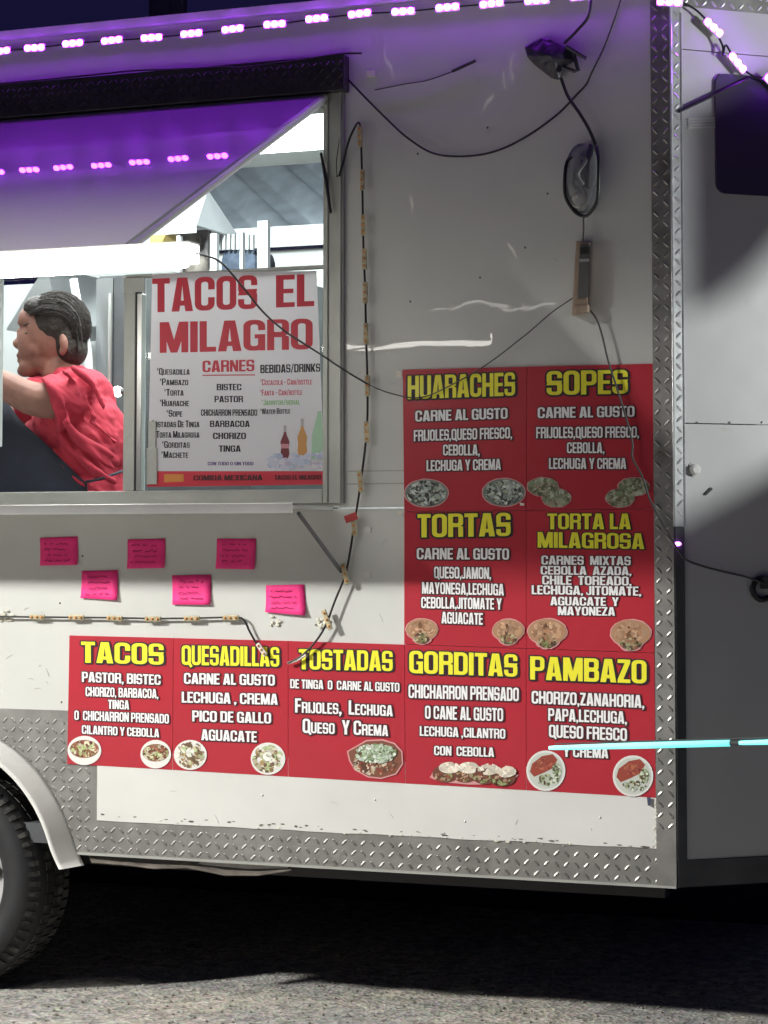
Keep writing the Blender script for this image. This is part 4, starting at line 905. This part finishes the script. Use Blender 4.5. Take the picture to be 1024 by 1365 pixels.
for k in range(60):
    cx = random.uniform(360, 430); cy = random.uniform(606, 624) - (3 if cx > 400 else 0); pblob(blob(cx, cy, random.uniform(2, 6), random.uniform(2, 5), 6, .2), random.choice([(.55, .58, .7), (.62, .62, .74), (.42, .46, .6), (.7, .68, .76), (.5, .44, .56)]))
build('drinks_picture', mb, 'food_print', WP)

# ---------------- pink notes
notes = [([(54, 717), (104, 715), (105, 753), (55, 754)], 'pink note in shelf shadow, first from the left of the top row'),
         ([(171, 719), (221, 718), (221, 757), (171, 758)], 'pink note in shelf shadow, middle of the top row'),
         ([(290, 718), (342, 718), (341, 759), (289, 758)], 'pink note in shelf shadow, nearest the shelf strut in the top row'),
         ([(110, 761), (158, 760), (158, 800), (109, 797)], 'pink note half in shadow above the cream light string, leftmost below'),
         ([(230, 767), (282, 766), (282, 806), (231, 806)], 'pink note half in shadow, middle of the lower row of three'),
         ([(355, 780), (406, 779), (409, 820), (355, 816)], 'bright pink note below the shadow edge with a curling bottom right corner')]
for k, (q, lb) in enumerate(notes):
    t = thing('price_note', on_wall((q[0][0] + q[1][0]) / 2, q[2][1], -.004), lb, 'note', 'pink handwritten notes stuck below the serving shelf')
    mb = MB(); N = 6; v_ = []
    for j in range(N + 1):
        for i in range(N + 1):
            u, v__ = i / N, j / N; p_ = Vector(q[0]).lerp(Vector(q[1]), u).lerp(Vector(q[3]).lerp(Vector(q[2]), u), v__)
            v_.append(on_wall(p_.x, p_.y, -.003 - .016 * max(0, v__ - .45) ** 2 * (1 + u * (1.4 if k == 5 else .4)) - .001 * math.sin(u * 5 + k)))
    mb.add(v_, [(j * 7 + i, (j + 1) * 7 + i, (j + 1) * 7 + i + 1, j * 7 + i + 1) for j in range(N) for i in range(N)]); build('note_sheet', mb, 'note_pink', t, True, solid=.0006)
    mb = MB(); w0 = q[1][0] - q[0][0]
    for r_ in range(4):
        yy = q[0][1] + 8 + r_ * 7.5; x = q[0][0] + random.uniform(5, 12); pts = []
        while x < q[0][0] + w0 - random.uniform(6, 14):
            pts.append(on_wall(x, yy + random.uniform(-1.3, 1.3), -.0095 if r_ > 1 else -.0062)); x += random.uniform(1.0, 2.0)
            if random.random() < .14 and len(pts) > 2: mb.tube(pts, .0011, 4); pts = []; x += 2.5
        if len(pts) > 2: mb.tube(pts, .0011, 4)
    build('handwriting', mb, 'note_ink', t)

# worn edge of the skirt panel: flaked paint and old sealant
mb = MB(); random.seed(5)
for k in range(46):
    px = random.uniform(132, 872); py = 1088 + (px - 132) * .0555 + random.uniform(-3.0, 1.0); a = at(px, py, -.0056); r_ = random.uniform(.0015, .005)
    mb.add([tuple(a + Vector((r_ * random.uniform(1, 3.2) * math.cos(q), -.0002 * k / 46, r_ * .7 * random.uniform(.6, 1.2) * math.sin(q)))) for q in (6.0, 5.0, 4.0, 3.0, 2.0, 1.0)], [(5, 4, 3, 2, 1, 0)])
build('flaked_paint', mb, 'rust', T, kind='stuff')
mb = MB()
for k in range(60):
    px = random.choice([random.uniform(132, 872), random.uniform(870, 877)]); py = (1090 + (px - 132) * .0555 + random.uniform(-1, 3)) if px < 870 else random.uniform(1065, 1128); a = at(px, py, -.0056); r_ = random.uniform(.001, .0034)
    mb.ball(a, (r_ * random.uniform(1, 2.4), .0012, r_), 6, 4)
build('old_sealant', mb, 'glue', T, kind='stuff')
# scratches on the white sheets
mb = MB()
for k in range(26):
    px, py = random.choice([(random.uniform(500, 860), random.uniform(120, 460)), (random.uniform(0, 80), random.uniform(800, 930)), (random.uniform(150, 860), random.uniform(1040, 1085)), (random.uniform(470, 535), random.uniform(400, 830))])
    yy = -.0006 if py < 1000 else -.0056; a = at(px, py + (px * .05 if py > 1000 else 0) - (8 if py > 1000 else 0), yy); an = random.uniform(-1.2, 1.2); L_ = random.uniform(.006, .03)
    mb.tube([a, a + Vector((L_ * .5 * math.cos(an), 0, L_ * .5 * math.sin(an) + .002)), a + Vector((L_ * math.cos(an), 0, L_ * math.sin(an)))], .0005, 4)
build('scratches', mb, 'frame_metal', T, kind='stuff')
# ================================================================== LIGHT STRINGS AND CABLES
def led_module(px, py, surf, ang, par, lit=True, L=13, Hh=4.6, off=-.02, dots=3, mname=None):
    """one three-lamp module; px size measured at the wall; built in wall metres"""
    s_ = .00222; c = Vector(surf(px, py)); L = L * (1.3 if lit else 1); Hh = Hh * (1.2 if lit else 1); u = Vector((math.cos(ang), 0, math.sin(ang))) if surf is not nsurf else (ND * math.cos(ang) + Vector((0, 0, math.sin(ang))))
    nrm = Vector((0, -1, 0)) if surf is not nsurf else NN; v__ = nrm.cross(u)
    mb = MB(); mb.obox(c, u * L * s_, v__ * Hh * s_, nrm * .004)
    o = build('led_module', mb, mname or ('module_white' if lit else 'module_cream'), par, bevel=.003)
    mb = MB()
    for k in range(dots):
        f = (k - (dots - 1) / 2) * (L * 2 * s_ / dots) * .98; mb.ball(c + u * f + nrm * .006, (.0108, .0070, .0100) if lit else (.0035, .003, .0035), 10, 6)
    build('led_lens', mb, 'led_purple' if lit else 'ink_orange', o, True); return o
def wsurf_factory(y): return lambda px, py: at(px, py, y)
nsurf = lambda px, py: nose_pt(*nose(px, py, .02), .02)
LS = thing('led_string', tuple(at(0, 68, -.035)), 'glowing purple LED light string along the top edge of the trailer', 'light string')
top = [(-46, 72.5), (1, 68.5), (47, 64), (98, 58), (150, 54), (203, 50.5), (256, 45), (311, 39), (367, 32.5), (423, 25), (480, 18.5), (538, 15.5), (597, 10), (656, 5), (716, 1), (777, -5), (838, -11)]
ws = wsurf_factory(-.035)
for i, (x, y_) in enumerate(top): led_module(x, y_, ws, 0.03 * math.sin(i * 2.1), LS)
led_module(893, 3, ws, R(-8), LS); 
for x, y_, a in ((950, 37, -38), (982, 84, -45), (1030, 112, -40)): led_module(x, y_, nsurf, R(a), LS, L=12)
wpts = [at(x, y_, -.037) for x, y_ in top] + [at(893, 3, -.04)]
mb = MB(); mb.tube(spline(wpts, 4), .0025, 6); build('string_wire', mb, 'cable_black', LS)
mb = MB(); mb.tube(spline([nsurf(x, y_) for x, y_ in ((910, 3), (930, 15), (950, 37), (963, 60), (964, 74), (968, 60), (982, 84), (1005, 102), (1030, 112))], 5), .003, 6); build('string_wire', mb, 'cable_black', LS)
mb = MB(); mb.ball(nose_pt(.004, nose(903, 725)[1], .012), (.010, .006, .006), 12, 8); o = build('indicator_lamp', mb, 'led_lens', loc=nose_pt(.004, 1.36, .012), smooth=True); tag(o, 'tiny purple lamp glowing on the corner trim at mid height', 'lamp')
# unlit string: down beside the window
US = thing('unlit_light_string', tuple(at(385, 882, -.02)), 'unlit cream LED module string hanging down right of the window frame', 'light string')
vp = [(452, 235), (458, 215), (466, 185), (478, 163), (481, 180), (482, 208), (483, 240), (484, 300), (485, 340), (487, 390), (488, 445), (490, 512), (489, 575), (481, 642), (473, 695), (462, 760), (447, 800), (430, 842), (405, 872), (384, 884)]
mb = MB(); mb.tube(spline([at(x, y_, -.022) for x, y_ in vp], 5), .0032, 6); build('string_wire', mb, 'cable_black', US)
for x, y_, a in ((480, 182, 90), (483, 240, 89), (484.5, 300, 90), (486, 345, 90), (487, 390, 90), (488, 445, 90), (490, 514, 90), (489, 576, 92), (480.5, 642, 97), (472, 700, 97), (460, 765, 104), (436, 826, 112)):
    led_module(x, y_, wsurf_factory(-.024), R(a), US, lit=False, L=14, Hh=3.4)
mb = MB(); a = at(468, 690, -.03); mb.obox(a, (.018, 0, .006), (0, .003, 0), (-.004, 0, .010)); build('red_tape', mb, 'red_tape', US)
mb = MB(); mb.tube(spline([at(x, y_, -.012) for x, y_ in ((455, 104), (456, 150), (453, 185), (449, 215), (450, 236))], 5), [.0028] * 20 + [.0045], 6); build('string_lead', mb, 'cable_black', US)
US2 = thing('unlit_light_string', tuple(at(160, 826, -.02)), 'unlit cream LED module string running level above the tacos panel', 'light string')
hp = [(-30, 822), (10, 822), (52, 822.5), (103, 823), (153, 823.5), (204, 824.5), (257, 824), (310, 823), (325, 826), (333, 842), (345, 862), (358, 874)]
mb = MB(); mb.tube(spline([at(x, y_, -.015) for x, y_ in hp], 5), .0032, 6); build('string_wire', mb, 'cable_black', US2)
for x, y_, a in ((-40, 822, 0), (50, 822.5, -1), (102, 823, 0), (153, 824, -2), (204, 825, 0), (256, 824.5, 0), (308, 823.5, 1)): led_module(x, y_, wsurf_factory(-.017), R(a), US2, lit=False, L=12, Hh=3.6)
led_module(349, 866, wsurf_factory(-.02), R(-52), US2, lit=False, L=10, Hh=3.2, mname='module_white')
mb = MB(); mb.tube(spline([at(x, y_, -.02) for x, y_ in ((384, 884), (396, 880), (408, 873))], 5), [.004] * 10 + [.006], 8); build('string_end', mb, 'module_white', US2)
def glue(px, py, n_, lb, spread=12):
    mb = MB()
    for k in range(n_):
        a = random.uniform(0, 6.28); r = random.uniform(2, spread); p_ = at(px + r * math.cos(a), py + r * .8 * math.sin(a), -.003); mb.ball(p_, (.007 * random.uniform(.5, 1.6), .003, .006 * random.uniform(.5, 1.4)), 7, 5)
    tag(build('glue_blob', mb, 'glue', loc=at(px, py, -.003), smooth=True), lb, 'glue')
glue(9, 823, 16, 'star shaped dab of cream glue at the left end of the level light string'); glue(430, 828, 14, 'lumpy cream glue under the hanging light string bend'); glue(366, 828, 8, 'small glue marks below the bright pink note', 9)
# black power box with cords
PB = thing('power_box', tuple(at(733, 110, -.06)), 'dark plastic wrapped power box hanging near the top of the wall', 'power box')
pts = [(699, 62), (722, 50), (733, 52), (762, 66), (768, 80), (750, 92), (745, 107), (735, 104), (712, 86), (703, 76)]
mb = MB(); k = len(pts); cen = (735, 78)
mb.add([at(x, y_, -.045) for x, y_ in pts] + [at(x, y_, -.004) for x, y_ in pts] + [at(735, 76, -.075)], [(i, (i + 1) % k, (i + 1) % k + k, i + k) for i in range(k)] + [(i, 2 * k, (i + 1) % k) for i in range(k)])
build('wrapped_box', mb, 'bag_dark', PB, bevel=.004)
mb = MB()
for pl_ in (((755, 62), (768, 70), (781, 78)), ((750, 90), (766, 95), (771, 94), (765, 72))): mb.tube([at(x, y_, -.05) for x, y_ in pl_], .006, 6)
build('loose_flap', mb, 'bag_dark', PB)
def cable(name, pts, y, r, m, lb, cat='cable', par=None):
    P_ = [at(p[0], p[1], p[2] if len(p) > 2 else y) for p in pts]; mb = MB(); mb.tube(spline(P_, 7), r, 7)
    if par: return build(name, mb, m, par, True)
    return tag(build(name, mb, m, loc=P_[-1], smooth=True), lb, cat)
cable('cord', [(788, -20), (786, 18), (770, 40), (752, 58)], -.04, .0045, 'cable_black', '', par=PB)
cable('cord', [(748, 104), (757, 128), (772, 150), (785, 172), (795, 195)], -.03, .005, 'cable_black', '', par=PB)
cable('power_cable', [(464, 106), (485, 128), (515, 158), (545, 185), (580, 205), (625, 208), (665, 200), (705, 180), (740, 155), (758, 138), (770, 125), (782, 112), (790, 95), (806, 62), (818, 30), (832, -12)], -.02, .0032, 'cable_black', 'black cable sagging in a long curve from window corner to roof')
a = cable('wire', [(500, 120), (540, 112), (570, 107), (604, 95)], -.01, .0018, 'cable_grey', 'thin grey wire with a black joint near the top of the wall')
mb = MB(); mb.tube([at(603, 95, -.012), at(634, 81, -.012)], .0045, 8); build('wire_joint', mb, 'black', a)
# clear bag with coiled cord
BG = thing('cable_bag', tuple(at(778, 288, -.04)), 'oval clear plastic bag holding a coiled cord below the power box', 'cable bag')
mb = MB(); c = at(776, 238, -.035); s_ = .00213
mb.ball(c, (25 * s_, .032, 47 * s_), 24, 16); build('bag', mb, 'plastic_bag', BG, True)
mb = MB(); mb.ball(at(786, 222, -.022), (14 * s_, .016, 30 * s_), 14, 10); build('dark_coil', mb, 'coil_dark', BG, True)
mb = MB(); mb.tube(spline([at(x, y_, -.05) for x, y_ in ((766, 228), (764, 246), (772, 256), (760, 264), (768, 276), (782, 268), (778, 250))], 5), .004, 6); mb.tube(spline([at(x, y_, -.045) for x, y_ in ((772, 208), (780, 214), (770, 232), (777, 246))], 5), .006, 6); build('pale_cord', mb, 'cable_white', BG, True)
cable('cord_loop', [(795, 195, -.035), (798, 212, -.06), (798, 240, -.066), (796, 268, -.06), (786, 284, -.05), (777, 288, -.045), (765, 281, -.05), (754, 262, -.06), (753, 235, -.066), (756, 216, -.06), (762, 209, -.06)], -.05, .005, 'cable_black', '', par=BG)
cable('cord', [(778, 287), (778.5, 302), (778, 320)], -.03, .0035, 'cable_grey', '', par=BG)
# adapter
AD = thing('power_adapter', tuple(at(777, 420, -.03)), 'long tan and grey plug adapter hanging on the wall under the bag', 'adapter')
mb = MB(); f = [(768, 320), (790, 322), (786, 414), (762, 420)]; f = [(768, 321), (787, 323), (783, 417), (762, 421)]
k = 4; mb.add([at(x, y_, -.045) for x, y_ in f] + [at(x, y_, -.003) for x, y_ in f], [(0, 3, 2, 1), (0, 1, 5, 4), (1, 2, 6, 5), (2, 3, 7, 6), (3, 0, 4, 7)]); build('adapter_body', mb, 'adapter', AD, bevel=.003)
mb = MB(); f = [(773, 325), (787, 326), (784, 396), (770, 398)]; mb.add([at(x, y_, -.050) for x, y_ in f] + [at(x, y_, -.044) for x, y_ in f], [(0, 3, 2, 1), (0, 1, 5, 4), (1, 2, 6, 5), (2, 3, 7, 6), (3, 0, 4, 7)]); build('adapter_face', mb, 'adapter_dark', AD)
mb = MB(); a = at(779, 347, -.055); mb.obox(a, (.013, 0, 0), (0, .003, 0), (0, 0, .004)); build('adapter_clip', mb, 'steel', AD)
mb = MB(); a = at(779, 334, -.053); mb.obox(a, (.011, 0, 0), (0, .003, 0), (0, 0, .009)); build('socket', mb, 'black', AD)
mb = MB(); mb.obox(at(776, 412, -.04), (.020, 0, .001), (0, .010, 0), (0, 0, .012)); build('plug', mb, 'adapter', AD, bevel=.004)
def on_n(px, py, off=.02): return nose_pt(*nose(px, py, off), off)
P_ = [at(x, y_, -.025) for x, y_ in ((783, 410), (795, 425), (803, 448), (810, 478), (820, 510), (832, 548), (843, 590), (843, 610), (856, 635), (866, 665), (880, 692), (896, 720))] + [on_n(x, y_) for x, y_ in ((912, 744), (935, 754), (965, 762), (998, 770), (1030, 782))]
mb = MB(); mb.tube(spline(P_, 6), .0030, 7); tag(build('power_cable', mb, 'cable_grey', loc=P_[0], smooth=True), 'thin dark cable falling from the adapter across the sopes panel and round the corner', 'cable')
cable('wire', [(262, 338, -1.10), (292, 348, -.9), (320, 378, -.7), (350, 415, -.5), (378, 440, -.3), (405, 458, -.15), (430, 474, -.06), (460, 494, -.05), (490, 512, -.04)], -.02, .0028, 'cable_black', 'thin black wire running from the tube light over the poster')
cable('wire', [(490, 512, -.03), (520, 524, -.02), (560, 530, -.02), (600, 514, -.02), (650, 485, -.02), (700, 447, -.02), (735, 417, -.02), (764, 397, -.02)], -.02, .0018, 'cable_grey', 'thin wire stretched from the hanging string to the adapter over the huaraches heading')
cable('wire', [(-20, 113), (60, 106), (140, 98), (180, 94), (240, 92), (300, 89), (320, 90), (400, 80), (450, 72), (482, 71)], -.05, .003, 'cable_black', 'black wire resting along the top of the hatch hinge cover')
# tape bits and marks on the wall
for k, (px, py, w_, h_, lb) in enumerate([(533, 499, 7, 9, 'scrap of clear tape at the top left corner of the huaraches panel'), (534, 684, 6, 5, 'scrap of clear tape at the left between huaraches and tortas panels'), (697, 672, 6, 4, 'bit of clear tape between the lower plates of huaraches and sopes')]):
    mb = MB(); mb.add(P3([(px - w_ / 2, py - h_ / 2), (px + w_ / 2, py - h_ / 2 + 1), (px + w_ / 2, py + h_ / 2), (px - w_ / 2 + 1, py + h_ / 2)], -.0085), [(0, 3, 2, 1)]); tag(build('tape', mb, 'tape', loc=on_wall(px, py, -.0085), solid=.0005), lb, 'tape')
mb = MB(); mb.obox(at(495, 98, -.003), (.014, 0, 0), (0, .003, 0), (0, 0, .010)); tag(build('bracket', mb, 'module_white', loc=at(495, 98, -.003), bevel=.002), 'small pale bracket on the wall right of the hinge cover', 'bracket')
mb = MB(); mb.obox(at(490, 706, -.002), (.010, 0, 0), (0, .002, 0), (0, 0, .008)); mb.obox(at(490, 766, -.002), (.010, 0, 0), (0, .002, 0), (0, 0, .008)); build('screw_cover', mb, 'skirt_paint', T)
for px, py in ((110, 741), (80, 804), (82, 936), (547, 402), (640, 370), (700, 330), (730, 258), (557, 205), (650, 170), (620, 860), (620, 1095), (350, 1060), (500, 1066), (800, 1090)):
    mb = MB(); p_ = at(px, py, -.0003 if py < 945 else -.0055); mb.ball(p_, (.0032, .0018, .0032), 8, 5); build('rivet', mb, 'inner_dark' if py < 945 else 'rivet', T, True)

# ================================================================== CYAN LIGHT BAR IN FRONT
YC = -.55
CB = thing('light_bar', tuple(at(1180, 986, YC)), 'thin cyan glowing light bar reaching in front of the pambazo panel from the right', 'light bar')
for (xa, xb) in ((732, 973), (985, 1180)):
    A_, B_ = at(xa, 997 - (xa - 732) * .0265, YC), at(xb, 997 - (xb - 732) * .0265, YC)
    mb = MB(); mb.tube([A_, A_.lerp(B_, .03), A_.lerp(B_, .5), B_], [.0045, .0055, .0078, .0080], 12); build('glowing_tube', mb, 'cyan_glow', CB, True)
A_, B_ = at(973, 990.6, YC), at(985, 990.3, YC); mb = MB(); mb.tube([A_, B_], .006, 12); build('tube_joint', mb, 'inner_dark', CB)
A_, B_ = at(740, 991.5, YC + .01), at(1180, 979.5, YC + .01); mb = MB(); mb.tube([A_, B_], [.0014, .004], 8); build('tube_rail', mb, 'cable_grey', CB)
A_ = at(1185, 984, YC); mb = MB(); mb.tube([(A_.x, YC, 0), (A_.x, YC, A_.z + .1)], .02, 10); mb.box((A_.x - .2, YC - .2, 0), (A_.x + .2, YC + .2, .02)); build('stand', mb, 'black', CB)

# ================================================================== BEHIND THE CAMERA: what lights and what mirrors in the paint
SL = thing('street_lamp', (FLOOD.x, FLOOD.y - .3, 0), 'flood lamp on a pole behind the viewer', 'street lamp')
build('lamp_pole', MB().tube([(FLOOD.x, FLOOD.y - .4, 0), (FLOOD.x, FLOOD.y - .4, 5.6)], .05, 10), 'inner_dark', SL); build('lamp_head', MB().box((FLOOD.x - .5, FLOOD.y - .5, FLOOD.z + .45), (FLOOD.x + .5, FLOOD.y + .1, FLOOD.z + .6)), 'inner_dark', SL)
def mirror(px, py, D): v3 = at(px, py, D); return Vector((v3.x, -D, v3.z))
ST = thing('string_of_tubes', tuple(mirror(600, 412, 9.5)), 'row of white tube lights hung behind the viewer', 'light string')
for xa, xb in ((365, 434), (440, 752)):
    mb = MB(); mb.tube([mirror(xa, 418, 9.5), mirror((xa + xb) / 2, 416, 9.5), mirror(xb, 408, 9.5)], .009, 10); build('glowing_tube', mb, 'street_glow', ST, True)
mb = MB(); mb.tube([mirror(543, 524, 9.2), mirror(570, 520, 9.2)], .03, 10); build('glowing_tube', mb, 'street_glow', ST, True)
mb = MB()
PBU = [(345, 581), (315, 582), (675, 108), (685, 92), (655, 135), (619, 282), (540, 262), (690, 333), (515, 88), (540, 440)]
BS = thing('bulb_string', tuple(mirror(600, 300, 9.9)), 'festoon bulbs hung behind the viewer', 'light string')
for px, py in PBU: random.seed(int(px)); q_ = mirror(px, py, 9.9); e_ = Vector((random.uniform(-.05, .05), 0, random.uniform(.05, .10))); build('bulb', MB().tube([q_ - e_, q_, q_ + e_], [.003, .011, .005], 8), 'bulb_glow', BS, True)
# unseen flap added to shade the upper wall
CV = thing('shade_cloth', (-1, -4.0, 0), 'unseen dark flap added to shade the upper wall', 'shade_cloth')
def flap(name, p4, par, m='canvas_blue'): mb = MB(); mb.add(p4, [(0, 1, 2, 3)]); build(name, mb, m, par, solid=.02)
FY = -4.4
def on_flood(X, Z):   # point at Y=FY on the line lamp -> wall point
    t = (FY - FLOOD.y) / (0 - FLOOD.y); p_ = FLOOD.lerp(Vector((X, 0, Z)), t); return p_
a = on_flood(-5.5, 1.68); b_ = on_flood(1.9, 1.62); c1 = on_flood(-1.75, 1.70); c2 = on_flood(-.45, 1.68); tz_ = max(a.z, b_.z) + 1.2
mb = MB(); q_ = [a, c1, c2, b_]; mb.add(q_ + [Vector((p_.x, p_.y, tz_)) for p_ in q_], [(0, 1, 5, 4), (1, 2, 6, 5), (2, 3, 7, 6)]); build('shade_drop', mb, 'canvas_blue', CV, solid=.02)
flap('shade_top', [Vector((a.x, FY - .02, tz_ + .01)), Vector((b_.x, FY - .02, tz_ + .01)), Vector((b_.x, FY - 1.6, tz_ + .4)), Vector((a.x, FY - 1.6, tz_ + .4))], CV)
for p_ in (a, b_): build('pole', MB().tube([(p_.x, FY - .05, p_.z + .9), (p_.x, FY - .05, p_.z + 2.2)], .02, 8), 'inner_dark', CV)
# unseen blockers added at the right to shape shade on the nose
def mid(s_, z_, t=.5): return nose_pt(s_, z_).lerp(NLAMP, t)
PS = thing('nose_blocker', tuple(mid(.1, 2.3)), 'unseen tilted cloth added to shade the upper nose', 'nose_blocker')
mb = MB(); pts = []
low = [mid(s_, 2.005 + .12 * s_ + 1.5 * s_ ** 2) for s_ in [i * .04 + .036 for i in range(16)]]; high = [mid(s_, 2.56 + .45 * s_) for s_ in [i * .04 + .036 for i in range(16)]]
mb.add(low + high, [(i, i + 1, i + 17, i + 16) for i in range(15)]); build('blocker_cloth', mb, 'canvas_blue', PS, solid=.01)
q = low[-1]; build('pole', MB().tube([(q.x + .1, q.y, 0), (q.x + .1, q.y, q.z + .3)], .015, 8), 'inner_dark', PS)
EB = thing('low_blocker', tuple(mid(.1, .6)), 'unseen board added to shade the lower nose', 'board')
lo_ = [mid(-.25, 1.30), mid(.8, 1.83)]; mb = MB(); mb.add([Vector((lo_[0].x, lo_[0].y, .1)), Vector((lo_[1].x, lo_[1].y, .1)), lo_[1], lo_[0]], [(0, 1, 2, 3)]); build('board', mb, 'inner_dark', EB, solid=.02)
